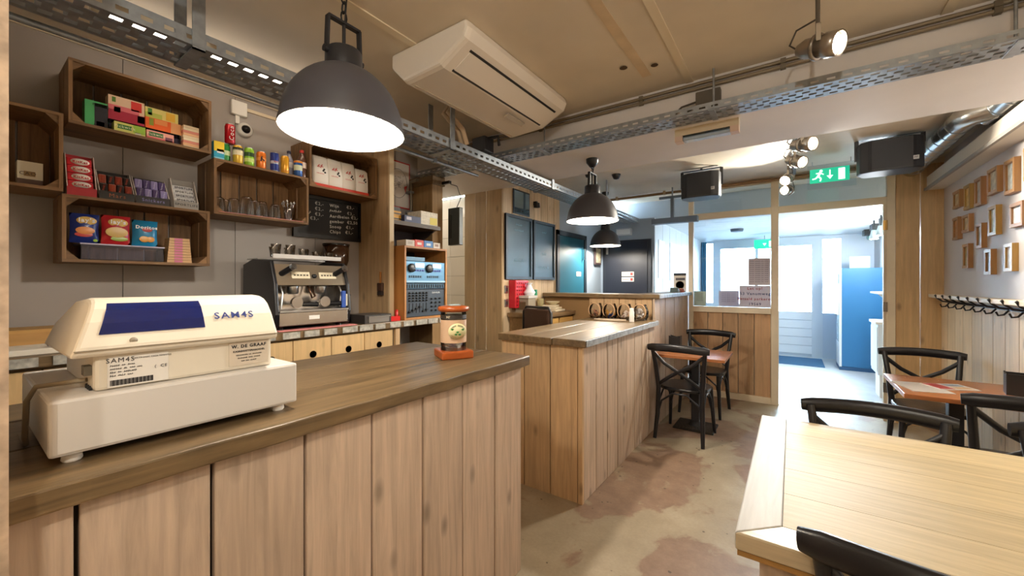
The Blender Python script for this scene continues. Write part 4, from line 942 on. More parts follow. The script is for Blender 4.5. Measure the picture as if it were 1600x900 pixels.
# ================================================================== PENDANT LAMPS
def pendant(x, y, ztop, rimz, D, label, chain=True, power=55):
    t = thing('pendant_lamp', label, 'lamp', (x, y, rimz), 0, 'grey industrial pendant lamps')
    r = D / 2; h = D * 0.56
    outer = [(r * math.cos(q), h * math.sin(q)) for q in [R(a) for a in range(0, 76, 6)]]
    inner = [(r * 0.985 * math.cos(q) - 0.001, h * 0.975 * math.sin(q)) for q in [R(a) for a in range(0, 76, 6)]]
    B().lathe([(r * 1.015, -0.004), (r * 1.02, 0.004)] + outer[1:], 40, cap=False).build('shade', mat('45444a', 0.5), t)
    B().lathe([(r * 1.015, -0.004), (r * 0.985, 0.0)] + inner[1:] + [(0.0, inner[-1][1])], 40, cap=False).build('shade_lining', mat('f6f0e4', 0.5), t)
    rt = outer[-1][0]; zt = outer[-1][1]
    B().lathe([(rt, zt - 0.004), (rt * 0.98, zt + D * 0.15), (rt * 0.9, zt + D * 0.165), (0, zt + D * 0.165)], 24).build('lamp_neck', mat('232327', 0.45), t)
    zz = zt + D * 0.12
    for s in (-1, 1):
        B().bar((0, s * rt * 1.02, zz), (0, s * rt * 0.95, zz + D * 0.29), 0.02, 0.008, up=(0, 1, 0)).build('yoke_arm', mat('1c1c20', 0.45), t)
        B().cyl((0, s * rt * 0.9, zz), (0, s * rt * 1.18, zz), 0.012, 10).build('yoke_screw', mat('1c1c20', 0.45), t)
    B().bar((0, -rt * 0.97, zz + D * 0.29), (0, rt * 0.97, zz + D * 0.29), 0.02, 0.008).build('yoke_bar', mat('1c1c20', 0.45), t)
    B().cyl((0, 0, zt + D * 0.165), (0, 0, zz + D * 0.29), 0.006, 8).build('cord_stem', BLACK, t)
    z = zz + D * 0.30; k = 0
    while z + rimz < ztop - 0.02:
        ring = [(0.011 * math.cos(a * math.pi / 5) * (1 if k % 2 else 0), 0.011 * math.cos(a * math.pi / 5) * (0 if k % 2 else 1), z + 0.018 + 0.021 * math.sin(a * math.pi / 5)) for a in range(10)]
        B().tube(ring, 0.003, 5, closed=True).build('chain_link', mat('1c1c20', 0.4, 0.5), t); z += 0.034; k += 1
    B().tube([(0.006, 0, zz + D * 0.29), (0.012, 0.008, (zz + D * 0.30 + ztop - rimz) / 2), (0, 0, ztop - rimz - 0.01)], 0.003, 6).build('cord', BLACK, t)
    B().lathe([(0.0, -0.065), (0.02, -0.062), (0.045, -0.03), (0.048, 0.0)], 18, (0, 0, ztop - rimz)).build('ceiling_rose', BLACK, t)
    B().lathe([(0.0, 0.0), (0.025, 0.01), (0.034, 0.04), (0.028, 0.075), (0.016, 0.1), (0.016, 0.13)], 16, (0, 0, h * 0.28)).build('bulb', emat('ffe9c4', 14.0), t)
    l = bpy.data.lights.new('bulb_light', 'POINT'); l.energy = power; l.color = WARM; l.shadow_soft_size = 0.03
    lo = bpy.data.objects.new('bulb_light', l); COL.objects.link(lo); lo.parent = t; lo.location = (0, 0, h * 0.22)
    return t
pendant(-1.28, 0.80, ZC, 1.95, 0.40, 'large grey pendant lamp nearest the viewer', power=38)
pendant(-1.26, 2.87, ZB, 1.905, 0.385, 'grey pendant lamp hanging from the beam', power=60)
pendant(-2.06, 5.12, ZC2, 1.93, 0.40, 'farthest grey pendant lamp before the dark door', power=60)
pendant(0.35, -0.75, ZC, 1.97, 0.405, 'unseen grey pendant lamp added behind the viewer as fill light', power=30)  # out of view, added to brighten the near end of the room

# ================================================================== CEILING EQUIPMENT
t = thing('air_conditioner', 'white ceiling mounted air conditioner', 'air conditioner', (-1.74, 1.36, ZC))
AC = mat('e0d7ca', 0.4)
# cross-section in x (towards the room) and z (down)
sec = [(0.0, 0.0), (0.0, -0.075), (0.10, -0.175), (0.36, -0.165), (0.52, -0.085), (0.54, -0.04), (0.53, 0.0)]
vs = []; ys = [0.0, 0.03, 0.95, 0.98]
for k, y in enumerate(ys):
    s = 0.93 if k in (0, 3) else 1.0
    for (x, z) in sec: vs.append((0.27 + (x - 0.27) * (0.985 if k in (0, 3) else 1), y, z * s))
n = len(sec); fs = [tuple(range(n - 1, -1, -1)), tuple(range(3 * n, 4 * n))]
for k in range(3): fs += [(k*n+i, k*n+(i+1) % n, (k+1)*n+(i+1) % n, (k+1)*n+i) for i in range(n)]
B().add(vs, fs).build('housing', AC, t, bevel=0.012)
fl = Matrix.Translation((0.362, 0, -0.166)) @ Matrix.Rotation(-math.atan2(0.08, 0.16), 4, 'Y')
for nm, a, b_, m in (('air_flap', (0.02, 0.08, -0.004), (0.135, 0.90, 0.004), AC), ('flap_gap', (0.008, 0.075, -0.002), (0.02, 0.905, 0.004), BLACK), ('flap_gap', (0.135, 0.075, -0.002), (0.147, 0.905, 0.004), BLACK)):
    q = B(); q.M = fl; q.box(a, b_); q.build(nm, m, t)
q = B(); q.M = fl; q.box((-0.06, 0.60, -0.004), (-0.03, 0.78, 0.004)); q.build('indicator_panel', mat('a99f90', 0.3), t)
for x in (0.02, 0.13): B().box((x, 0.05, -0.178 + (0.1 - x) * 0.0), (x + 0.004, 0.93, -0.172)).build('grille_seam', mat('b5a78f', 0.5), t) if x > 0.1 else None

def tray_mesh(L, W, Hs, slot=True):
    """perforated cable tray along local y: rungs of metal between the slots"""
    b = B(); th = 0.0015
    rows = 4; rw = W / rows
    for r in range(rows + 1):
        x = -W / 2 + r * rw; b.box((x - 0.009, 0, 0), (x + 0.009, L, th))
    y = 0; k = 0
    while y < L:
        for r in range(rows):
            o = 0.028 if r % 2 else 0
            x = -W / 2 + r * rw
            if y + o + 0.02 < L: b.box((x + 0.009, y + o, 0), (x + rw - 0.009, y + o + 0.024, th))
        y += 0.056; k += 1
    for s in (-1, 1):
        x = s * W / 2
        b.box((x - th / 2, 0, 0), (x + th / 2, L, Hs * 0.35)); b.box((x - th / 2, 0, Hs * 0.6), (x + th / 2, L, Hs))
        y = 0
        while y < L:
            b.box((x - th / 2, y, Hs * 0.35), (x + th / 2, min(L, y + 0.03), Hs * 0.6)); y += 0.062
        b.box((x - 0.006 if s > 0 else x, 0, Hs - th), (x if s > 0 else x + 0.006, L, Hs))
    return b
t = thing('cable_tray', 'long perforated steel cable tray running over the bar', 'cable tray', (-1.90, -1.2, 2.295))
tray_mesh(6.95, 0.19, 0.062).build('tray_channel', GALV, t)
for y in (0.35, 1.72, 3.07, 4.4, 5.7):
    zt = (ZC if y + -1.2 < 2.5 else (ZB if y - 1.2 < 3.25 else ZC2)) - 2.295
    B().box((0.098, y, -0.012), (0.104, y + 0.04, zt)).build('hanger_strap', GALV, t)
    B().box((-0.104, y, -0.012), (0.104, y + 0.04, -0.006)).build('hanger_foot', GALV, t)
    B().box((-0.104, y, -0.012), (-0.098, y + 0.04, zt)).build('hanger_strap', GALV, t)
t = thing('cable_tray', 'perforated steel cable tray along the front of the beam', 'cable tray', (XR - 0.02, 2.485, 2.372), R(90))
tray_mesh(3.93, 0.15, 0.042).build('tray_channel', GALV, t)
for y in (0.45, 1.55, 2.65, 3.6):
    B().cyl((0.0, y, 0.0), (0.0, y, ZC - 2.372), 0.006, 6).build('threaded_rod', GALV, t)
    B().box((-0.08, y - 0.015, -0.006), (0.08, y + 0.015, 0.0)).build('cross_bar', GALV, t)
for i, (x, z, r, lb) in enumerate(((-2.06, 2.33, 0.012, 'steel conduit beside the cable tray'), (-2.10, 2.30, 0.012, 'lower steel conduit beside the cable tray'), (-2.13, 2.42, 0.014, 'upper steel conduit beside the cable tray'))):
    t = thing('conduit_pipe', lb, 'pipe', (x, -1.5, z)); B().cyl((0, 0, 0), (0, 4.0 if i < 2 else 3.9, 0), r, 10).build('pipe', GALV if i else STEEL, t)
    for k in range(4): B().box((-r - 0.004, 0.5 + k, -r - 0.003), (r + 0.004, 0.53 + k, r + 0.003)).build('pipe_clip', GALV, t)
for i, (z, lb) in enumerate(((2.600, 'upper thin conduit along the beam top'), (2.572, 'lower thin conduit along the beam top'))):
    t = thing('conduit_pipe', lb, 'pipe', (-2.6, 2.556, z)); B().cyl((0, 0, 0), (3.6, 0, 0), 0.010, 8).build('pipe', mat('8a7d68', 0.5, 0.4), t)
    for k in range(5): B().box((0.3 + k * 0.75, -0.012, -0.013), (0.325 + k * 0.75, 0.014, 0.013)).build('pipe_clip', mat('6a604f', 0.5), t)
t = thing('conduit_pipe', 'brown conduit under the far ceiling above the partition', 'pipe', (-2.3, 5.50, 2.62)); B().cyl((0, 0, 0), (3.1, 0, 0), 0.018, 10).build('pipe', mat('8d6f4e', 0.5), t)
for k in range(5): B().box((0.25 + k * 0.65, -0.022, -0.02), (0.28 + k * 0.65, 0.022, 0.03)).build('pipe_clip', mat('b59a70', 0.5), t)
t = thing('strip_light', 'short unlit tube light under the beam tray', 'light fitting', (-0.60, 2.66, 2.318))
B().box((0, -0.03, 0.02), (0.35, 0.03, 0.062)).build('housing', mat('c9b99c', 0.5), t)
B().box((0.045, -0.028, -0.012), (0.305, 0.028, 0.02)).build('diffuser', glass_pane((0.85, 0.9, 0.95)), t)
for x in (0.0, 0.305): B().box((x, -0.031, -0.014), (x + 0.045, 0.031, 0.02)).build('end_cap', mat('cdb2a0', 0.5), t)
B().cyl((0.045, 0, 0.004), (0.305, 0, 0.004), 0.012, 10).build('tube', mat('e8ecf0', 0.3), t)
t = thing('strip_light', 'lit tube light on the ceiling behind the long cable tray', 'light fitting', (-2.42, 0.35, ZC - 0.05))
B().box((-0.025, 0, 0.012), (0.025, 1.25, 0.05)).build('housing', mat('cfc4ae', 0.5), t)
B().cyl((0, 0.03, 0.0), (0, 1.22, 0.0), 0.013, 12).build('tube', emat('ffeed8', 14.0), t)
for y in (0.0, 1.22): B().box((-0.02, y, -0.016), (0.02, y + 0.03, 0.014)).build('end_cap', mat('bdb29c', 0.5), t)
t = thing('kitchen_fill_lamp', 'unseen round lamp added to brighten the kitchen tiles', 'light fitting', (-3.35, 2.92, ZB))  # added out of sight so the tiles behind the opening are not dark
B().lathe([(0.11, 0), (0.11, -0.03), (0.09, -0.035)], 18).build('base_ring', WHITE, t)
B().lathe([(0.09, -0.03), (0.07, -0.07), (0, -0.085)], 18).build('diffuser', emat('fff4e4', 30.0), t)
t = thing('power_box', 'dark grey junction box on the beam above the tube light', 'junction box', (-0.46, 2.515, 2.435))
B().box((0, 0, 0), (0.13, 0.05, 0.10)).build('box_body', mat('5a5348', 0.5), t, bevel=0.005)
B().tube([(0, 0.02, 0.05), (-0.08, 0.02, 0.04), (-0.15, 0.02, -0.02)], 0.006, 6).build('cable', mat('4a4238', 0.5), t)
B().tube([(0, 0.03, 0.03), (-0.05, 0.03, 0.01), (-0.07, 0.03, -0.03)], 0.006, 6).build('cable', mat('4a4238', 0.5), t)
t = thing('power_box', 'grey ribbed junction box on the tray beside the large lamp', 'junction box', (-1.93, 1.16, 2.36))
B().box((-0.05, 0, 0), (0.08, 0.14, 0.10)).build('box_body', mat('6f6f6c', 0.5), t, bevel=0.005)
B().tube([(0.02, 0.14, 0.06), (0.0, 0.25, 0.09), (0.0, 0.36, 0.03)], 0.01, 6).build('cable', BLACK, t)
t = thing('cable_bundle', 'pale hoses curving from the air conditioner into the tray', 'hose', (-1.86, 1.95, 2.30))
for k in range(2): B().tube([(-0.03 + 0.04 * k, 0.0, 0.31), (-0.03 + 0.04 * k, -0.05, 0.25), (0.0 + 0.04 * k, 0.06, 0.16), (0.0 + 0.04 * k, 0.10, 0.07)], 0.018, 8).build('hose', mat('b8a082', 0.6), t)
t = thing('power_box', 'black adapter hanging where the two trays cross', 'adapter', (-1.86, 2.22, 2.375))
B().box((-0.06, 0, 0), (0.06, 0.11, 0.11)).build('box_body', BLACKM, t, bevel=0.008)
B().tube([(0.05, 0.05, 0.1), (0.12, 0.08, 0.11), (0.10, 0.12, 0.06)], 0.012, 6).build('cable', BLACK, t)

def speaker(x0, x1, y, zc, label, h=0.26):
    w = x1 - x0; t = thing('loudspeaker', label, 'loudspeaker', ((x0 + x1) / 2, y, zc), 0, 'black ceiling loudspeakers')
    poly = [(-w / 2, 0.0), (-w / 2 + 0.01, -0.10), (-w * 0.3, -0.14), (w * 0.3, -0.14), (w / 2 - 0.01, -0.10), (w / 2, 0.0), (w * 0.38, 0.12), (-w * 0.38, 0.12)]
    B().prism(poly, -h / 2, h / 2, 'z').build('cabinet', mat('22242a', 0.5), t, bevel=0.012)
    B().prism([(-w / 2 + 0.02, -0.101), (-w * 0.3, -0.1425), (w * 0.3, -0.1425), (w / 2 - 0.02, -0.101), (w * 0.3, -0.138), (-w * 0.3, -0.138)], -h / 2 + 0.015, h / 2 - 0.015, 'z').build('grille', mat('1a1c22', 0.7), t)
    B().box((w * 0.3, -0.146, -0.07), (w * 0.38, -0.138, -0.04)).build('badge', mat('9a9a9c', 0.4), t)
    text('~~', 0.022, BLACK, (w * 0.34, -0.147, -0.055), t)
    for s in (-1, 1): B().bar((s * w / 2, 0.0, 0), (s * w / 2, 0.0, h / 2 + 0.05), 0.004, 0.03).build('bracket_arm', BLACK, t)
    B().box((-w / 2 - 0.003, -0.015, h / 2 + 0.045), (w / 2 + 0.003, 0.015, h / 2 + 0.052)).build('bracket_bar', BLACK, t)
    B().cyl((0, 0, h / 2 + 0.05), (0, 0, ZC2 - zc), 0.012, 8).build('mount_stem', BLACK, t)
    return t
speaker(-0.985, -0.60, 4.65, 2.455, 'black loudspeaker above the left end of the partition')
speaker(0.46, 0.87, 4.55, 2.475, 'larger black loudspeaker beside the silver duct')

def spotlight(x, y, z, zceil, aim, label, power):
    t = thing('spotlight', label, 'spotlight', (x, y, z), 0, 'bright theatre spotlights on the ceiling')
    d = Vector(aim).normalized(); q = B(); q.M = d.to_track_quat('Z', 'Y').to_matrix().to_4x4()
    q.lathe([(0.0, -0.085), (0.025, -0.08), (0.04, -0.05), (0.043, 0.03), (0.05, 0.035), (0.05, 0.085), (0.044, 0.085)], 18, cap=False); q.build('lamp_can', mat('a59c92', 0.3, 0.85), t)
    q2 = B(); q2.M = q.M; q2.lathe([(0.046, 0.06), (0.03, 0.078), (0.0, 0.084)], 16); q2.build('lamp_lens', emat('fff2d8', 30.0), t)
    q3 = B(); q3.M = q.M; q3.lathe([(0.044, -0.01), (0.053, -0.008), (0.053, 0.004), (0.044, 0.006)], 18, cap=False); q3.build('cooling_ring', mat('8d857c', 0.3, 0.8), t)
    for s in (-1, 1): B().bar((0, s * 0.056, 0), (0, s * 0.056, 0.07), 0.016, 0.004, up=(0, 1, 0)).build('yoke_arm', mat('b0a696', 0.4, 0.6), t)
    B().bar((0, -0.058, 0.07), (0, 0.058, 0.07), 0.016, 0.004).build('yoke_bar', mat('b0a696', 0.4, 0.6), t)
    B().cyl((0, 0, 0.07), (0, 0, zceil - z), 0.008, 8).build('mount_stem', mat('5a5248', 0.5), t)
    B().tube([-d * 0.08, -d * 0.12 + Vector((0, 0, 0.03)), -d * 0.09 + Vector((0, 0, 0.09)), (0, 0, 0.12)], 0.004, 6).build('cord', mat('4a443c', 0.5), t)
    l = bpy.data.lights.new('spot_beam', 'SPOT'); l.energy = power; l.color = (1.0, 0.92, 0.78); l.spot_size = R(95); l.spot_blend = 0.6; l.shadow_soft_size = 0.04
    o = bpy.data.objects.new('spot_beam', l); COL.objects.link(o); o.parent = t; o.location = d * 0.1; o.rotation_euler = (-d).to_track_quat('Z', 'Y').to_euler()
spotlight(0.09, 2.12, 2.42, ZC, (0.75, -0.45, -0.28), 'spotlight in front of the beam, nearest the viewer', 60)
spotlight(0.06, 3.55, 2.42, ZC2, (0.7, -0.6, -0.2), 'first spotlight behind the beam', 170)
spotlight(0.02, 4.15, 2.46, ZC2, (0.6, -0.6, -0.35), 'second spotlight behind the beam', 170)
spotlight(-0.03, 4.75, 2.45, ZC2, (-0.3, -0.8, -0.4), 'third spotlight behind the beam', 120)
spotlight(-0.03, 5.2, 2.42, ZC2, (-0.4, -0.8, -0.1), 'fourth spotlight, nearest the glass transom', 120)
spotlight(0.30, -0.35, 2.44, ZC, (-0.85, 0.35, -0.22), 'fill spotlight added behind the viewer, aimed at the crates', 70)  # unseen extra lamp, lifts the crates and left wall
spotlight(0.10, -0.9, 2.44, ZC, (0.2, 0.8, 0.12), 'fill spotlight added behind the viewer, aimed along the ceiling', 60)  # second added fill spot, no known lamp hangs here
t = thing('light_track', 'black ceiling light track behind the beam', 'light track', (0.02, 3.4, ZC2)); B().box((-0.018, 0, -0.025), (0.018, 2.0, 0.0)).build('track_rail', mat('4a4640', 0.5), t)
t = thing('exit_sign', 'green running man exit sign on a clear plate', 'exit sign', (0.15, 5.05, 2.40))
B().box((-0.02, 0, -0.03), (0.36, 0.006, 0.21)).build('clear_plate', glass_pane((0.9, 0.95, 0.97)), t)
B().box((0.0, -0.004, 0.03), (0.31, 0.0, 0.17)).build('green_face', emat('18b890', 0.9), t)
WG = emat('f2fff8', 1.2)
B().box((0.225, -0.006, 0.045), (0.275, -0.003, 0.155)).build('door_mark', WG, t)
B().box((0.155, -0.006, 0.09), (0.165, -0.003, 0.15)).prism([(0.135, 0.095), (0.185, 0.095), (0.16, 0.06)], -0.006, -0.003, 'y').build('arrow_mark', WG, t)
m_ = B().lathe([(0.013, -0.006), (0.013, -0.003), (0.0, -0.003)], 12, (0.09, 0, 0.147), axis='y')
for p, q, r in (((0.085, 0.132), (0.065, 0.095), 0.012), ((0.085, 0.128), (0.11, 0.11), 0.006), ((0.082, 0.13), (0.05, 0.125), 0.006), ((0.068, 0.097), (0.09, 0.07), 0.008), ((0.09, 0.07), (0.082, 0.045), 0.007), ((0.066, 0.097), (0.045, 0.075), 0.008), ((0.045, 0.075), (0.02, 0.072), 0.007)):
    m_.bar((p[0], -0.0045, p[1]), (q[0], -0.0045, q[1]), 0.003, r * 1.6, up=(-(q[1] - p[1]), 0, q[0] - p[0]))
m_.build('running_man', WG, t)
for x in (0.02, 0.32): B().cyl((x, 0.003, 0.21), (x, 0.003, ZC2 - 2.40), 0.003, 6).build('hanger_wire', STEEL, t)
# silver spiral duct
t = thing('spiral_duct', 'silver spiral ventilation duct along the right wall', 'duct', (0.98, 0, 2.562))
SD = mat('c9c9c6', 0.25, 0.95)
B().cyl((0, 4.1, 0), (0, 5.55, 0), 0.075, 20).build('duct_section', SD, t)
B().tube([(0, 4.12, 0), (0.0, 4.02, 0), (0.04, 3.95, 0), (0.12, 3.90, 0)], 0.076, 18).build('duct_elbow', SD, t)
B().cyl((0.12, 4.05, 0.0), (0.12, 2.2, 0.0), 0.073, 20).build('duct_section', SD, t)
for k in range(9): B().lathe([(0.0765, 0), (0.079, 0.004), (0.0765, 0.008)], 20, (0, 4.15 + k * 0.16, 0), axis='y', cap=False).build('duct_seam', mat('9a9a98', 0.3, 0.9), t)
for k in range(9): B().lathe([(0.0735, 0), (0.0765, 0.004), (0.0735, 0.008)], 20, (0.12, 2.4 + k * 0.18, 0), axis='y', cap=False).build('duct_seam', mat('9a9a98', 0.3, 0.9), t)
# small dome detectors on the far ceiling, T hanger
for lb, x, y, s in (('black dome camera on the far ceiling', -1.62, 4.35, 1.0), ('small black sensor behind the second lamp', -1.85, 4.1, 0.8)):
    t = thing('dome_sensor', lb, 'sensor', (x, y, ZC2)); B().lathe([(0.045 * s, 0), (0.045 * s, -0.02), (0.03 * s, -0.05), (0, -0.058)], 16).build('dome', BLACK, t); B().lathe([(0.05 * s, 0.0), (0.05 * s, -0.008)], 16).build('base_ring', BLACKM, t)
t = thing('spot_camera', 'small black spotlight on the boarded wall above the chalkboards', 'spotlight', (-2.39, 3.85, 2.33)); B().lathe([(0.03, 0.0), (0.035, -0.05), (0.0, -0.052)], 12, (0.03, 0, 0)).build('can', BLACK, t); B().box((-0.01, -0.015, -0.02), (0.03, 0.015, 0.02)).build('arm', BLACK, t)
t = thing('ceiling_bracket', 'grey T shaped steel bracket below the far ceiling', 'bracket', (-1.25, 5.35, 2.43)); B().box((-0.02, -0.02, -0.17), (0.02, 0.02, 0.08)).build('stem', mat('6f7f90', 0.5), t); B().box((-0.16, -0.02, 0.08), (0.16, 0.02, 0.11)).build('cross_bar', mat('6f7f90', 0.5), t); B().cyl((0, 0, 0.11), (0, 0, ZC2 - 2.43), 0.01).build('rod', GALV, t)
B().box((-0.25, -0.05, -0.24), (0.3, 0.05, -0.17)).build('cable_box', mat('65758a', 0.5), t)
# ================================================================== CHAIRS AND TABLES
CB = mat('17171c', 0.32, bump=0.05, bscale=40)
def make_chair(loc, rotz, label):
    t = thing('bistro_chair', label, 'chair', loc, rotz, 'black cross-back chairs')
    n = 20; seat = []
    for i in range(n):
        a = 2 * math.pi * i / n; ca, sa = math.cos(a), math.sin(a)
        seat.append((0.215 * math.copysign(abs(ca) ** 0.7, ca), 0.205 * math.copysign(abs(sa) ** 0.7, sa) + 0.0))
    B().prism(seat, 0.44, 0.47, 'z').build('seat', mat('131318', 0.25), t, bevel=0.008)
    for s in (-1, 1):
        B().tube([(s * 0.205, -0.255, 0.0), (s * 0.192, -0.215, 0.22), (s * 0.188, -0.198, 0.46), (s * 0.205, -0.225, 0.66), (s * 0.225, -0.265, 0.84)], [0.016, 0.02, 0.021, 0.019, 0.018], 10).build('back_post', CB, t)
        B().tube([(s * 0.205, 0.215, 0.0), (s * 0.19, 0.185, 0.25), (s * 0.178, 0.165, 0.445)], [0.014, 0.018, 0.02], 10).build('front_leg', CB, t)
        B().tube([(s * 0.218, -0.248, 0.79), (s * 0.12, -0.262, 0.70), (0.0, -0.258, 0.63), (-s * 0.10, -0.235, 0.56), (-s * 0.185, -0.205, 0.49)], 0.010, 8, flat=1.6).build('cross_brace', CB, t)
        # bentwood hoops between the legs
        B().tube([(s * 0.196, -0.21, 0.20), (s * 0.192, -0.17, 0.33), (s * 0.187, -0.06, 0.415), (s * 0.187, 0.05, 0.415), (s * 0.188, 0.14, 0.34), (s * 0.19, 0.175, 0.24)], 0.009, 8).build('side_hoop', CB, t)
    for y, yb in ((-0.205, -0.2), (0.172, 0.17)):
        B().tube([(-0.19, y, 0.22), (-0.16, yb, 0.34), (-0.06, yb, 0.42), (0.06, yb, 0.42), (0.16, yb, 0.34), (0.19, y, 0.22)], 0.009, 8).build('leg_hoop', CB, t)
    pts = [(-0.262 + 0.524 * i / 12, -0.272 - 0.035 * math.sin(math.pi * i / 12), 0.835 + 0.012 * math.sin(math.pi * i / 12)) for i in range(13)]
    b = B()
    b.tube(pts, [0.013] + [0.017] * 11 + [0.013], 10, flat=2.1); b.build('top_rail', CB, t)
    return t
ch = make_chair((-0.815, 4.0, 0), R(-3), 'black cross-back chair nearest us at the small table by the counter')
dup(ch, (-0.80, 4.86, 0), R(176), 'black cross-back chair against the partition, behind the small table')
dup(ch, (0.875, 4.38, 0), R(180), 'black cross-back chair on the far side of the table by the coat hooks')
dup(ch, (0.955, 3.25, 0), R(2), 'black cross-back chair on the near side of the table by the coat hooks')
dup(ch, (0.300, 2.12, 0), R(180), 'black cross-back chair behind the big pale table, its curved rail nearest the centre')
dup(ch, (0.955, 2.16, 0), R(176), 'black cross-back chair behind the big pale table at the right edge')
dup(ch, (0.31, 1.36, 0), R(-8), 'black cross-back chair in front of the big pale table, cut by the bottom edge')

TW = wood('a86a40', 'x', 0.2, 0.25, knots=False, rvar=0.08)
def cafe_table(x0, x1, y0, y1, label):
    t = thing('cafe_table', label, 'table', ((x0 + x1) / 2, (y0 + y1) / 2, 0), 0, 'small reddish cafe tables')
    w, d = (x1 - x0) / 2, (y1 - y0) / 2
    B().box((-w, -d, 0.722), (w, d, 0.75)).build('table_top', TW, t, bevel=0.004)
    B().box((-0.035, 0.065, 0.02), (0.035, 0.135, 0.70)).build('column', BLACKM, t, bevel=0.004)
    B().box((-w * 0.75, 0.07, 0.70), (w * 0.75, 0.13, 0.722)).build('top_bracket', BLACKM, t)
    B().box((-0.18, -0.06, 0), (0.18, 0.26, 0.012)).build('base_plate', mat('2a2622', 0.5), t)
    for k in range(9): B().box((-0.175, -0.05 + k * 0.034, 0.012), (0.175, -0.032 + k * 0.034, 0.022)).build('base_rib', mat('3a342e', 0.45), t)
    B().lathe([(0.07, 0.02), (0.05, 0.06), (0.036, 0.07)], 14, (0, 0.10, 0)).build('column_foot', BLACKM, t)
    return t
cafe_table(-1.085, -0.475, 3.90, 4.46, 'small reddish table between two chairs by the counter')
cafe_table(0.56, 1.185, 3.36, 4.03, 'reddish table below the coat hooks')
# big pale table
t = thing('dining_table', 'big pale oak table with bleached border in the foreground', 'table', (-0.12, 1.17, 0))
W, D = 1.30, 1.12; z0, z1 = 0.735, 0.78
OAK = wood('c0ab80', 'x', 0.22, 0.5, knots=False, rvar=0.10, scale=1.6); OAKB = wood('bdbab4', 'y', 0.2, 0.5, rvar=0.06)
B().prism([(0, 0), (0.10, 0.10), (0.10, D - 0.0), (0, D)], z0, z1, 'z').build('border_board', OAKB, t, bevel=0.004)
B().prism([(0, 0), (W, 0), (W, 0.10), (0.10, 0.10)], z0, z1, 'z').build('border_board', wood('c2b294', 'x', 0.2, 0.35, rvar=0.06), t, bevel=0.004)
for i in range(5):
    a = 0.101 + i * 0.204; B().box((0.1005, a, z0), (W, a + 0.2025, z1 - 0.001)).build('table_plank', OAK, t)
B().box((0.005, 0.003, z0 - 0.014), (W, D - 0.005, z0 - 0.001)).build('under_frame', wood('a97f45', 'x', 0.2, 0.5), t)
for px in (0.05, W - 0.12):
    B().box((px, 0.07, 0.0), (px + 0.125, 0.095, z0 - 0.014)).build('base_plank', PLANK, t)
    for i in range(5 if px < 0.1 else 3):
        for q in (0.0, 0.1): B().box((px + q, 0.10 + i * 0.185, 0.0), (px + q + 0.025, 0.10 + (i + 1) * 0.185 - 0.004, z0 - 0.014)).build('base_plank', PLANK, t)

# things on the small tables
def holder(loc, rz, label):
    t = thing('napkin_holder', label, 'holder', loc, rz)
    w, d, h = 0.11, 0.08, 0.13
    for y in (-d / 2, d / 2): B().prism([(-w / 2, 0), (w / 2, 0), (w / 2, h), (w * 0.3, h * 0.94), (0, h * 0.9), (-w * 0.3, h * 0.94), (-w / 2, h)], y - 0.004, y + 0.004, 'y').build('side', mat('1b1a1c', 0.35), t)
    B().box((-w / 2, -d / 2, 0), (w / 2, d / 2, 0.01)).build('bottom', mat('1b1a1c', 0.35), t)
    for x in (-w / 2, w / 2 - 0.006): B().box((x, -d / 2 + 0.004, 0.01), (x + 0.006, d / 2 - 0.004, h * 0.97)).build('end', mat('1b1a1c', 0.35), t)
holder((-0.99, 4.36, 0.75), 0, 'black wooden holder on the small table by the counter')
holder((1.11, 3.72, 0.75), R(80), 'black wooden holder on the table by the coat hooks')
t = thing('menu_card', 'red and white menu card lying on the table by the coat hooks', 'menu', (0.83, 3.72, 0.75), R(25))
B().box((-0.11, -0.08, 0), (0.11, 0.08, 0.006)).build('cover', mat('e3dcd6', 0.3), t)
for a, b, c in (((-0.1, -0.07), (-0.02, 0.07), 'b03a3a'), ((0.0, -0.06), (0.09, -0.01), 'c8a070'), ((0.0, 0.01), (0.09, 0.06), '7a8a9a')): B().box((*a, 0.006), (*b, 0.007)).build('print_patch', mat(c, 0.3), t)
o = tag(B().box((-0.10, -0.14, 0), (0.10, 0.14, 0.003)).build('placemat', mat('d9d4ce', 0.12)), 'glossy clear placemat on the table by the coat hooks', 'placemat'); o.location = (0.68, 3.62, 0.7502); o.rotation_euler = (0, 0, R(15))

# ================================================================== COAT HOOKS, PICTURE FRAMES
t = thing('coat_rack', 'black iron coat hook rail under the ledge', 'coat rack', (XR - 0.02, 3.3, 1.25), R(-90))
B().box((-2.05, -0.008, -0.012), (0.35, 0.0, 0.012)).build('rail', BLACK, t)
for k in range(12):
    x = -2.0 + k * 0.205
    B().tube([(x, -0.008, 0.0), (x, -0.05, 0.005), (x, -0.085, 0.035), (x, -0.095, 0.055)], 0.007, 8).tube([(x, -0.008, -0.01), (x, -0.03, -0.04), (x, -0.055, -0.045), (x, -0.065, -0.02)], 0.006, 8).lathe([(0, -0.012), (0.012, 0), (0, 0.012)], 8, (x, -0.095, 0.058)).build('hook', BLACK, t)
FRS = [(5.121,2.159,.20,.15),(4.861,2.133,.165,.20),(4.623,2.132,.165,.215),(4.35,2.159,.20,.185),(4.075,2.131,.175,.225),(3.80,2.16,.17,.2),(5.146,1.905,.165,.195),(4.893,1.919,.19,.145),(4.606,1.788,.15,.19),(4.352,1.873,.165,.21),(3.978,1.865,.20,.155),(4.893,1.648,.16,.20),(4.433,1.579,.15,.185),(4.094,1.594,.15,.185)]
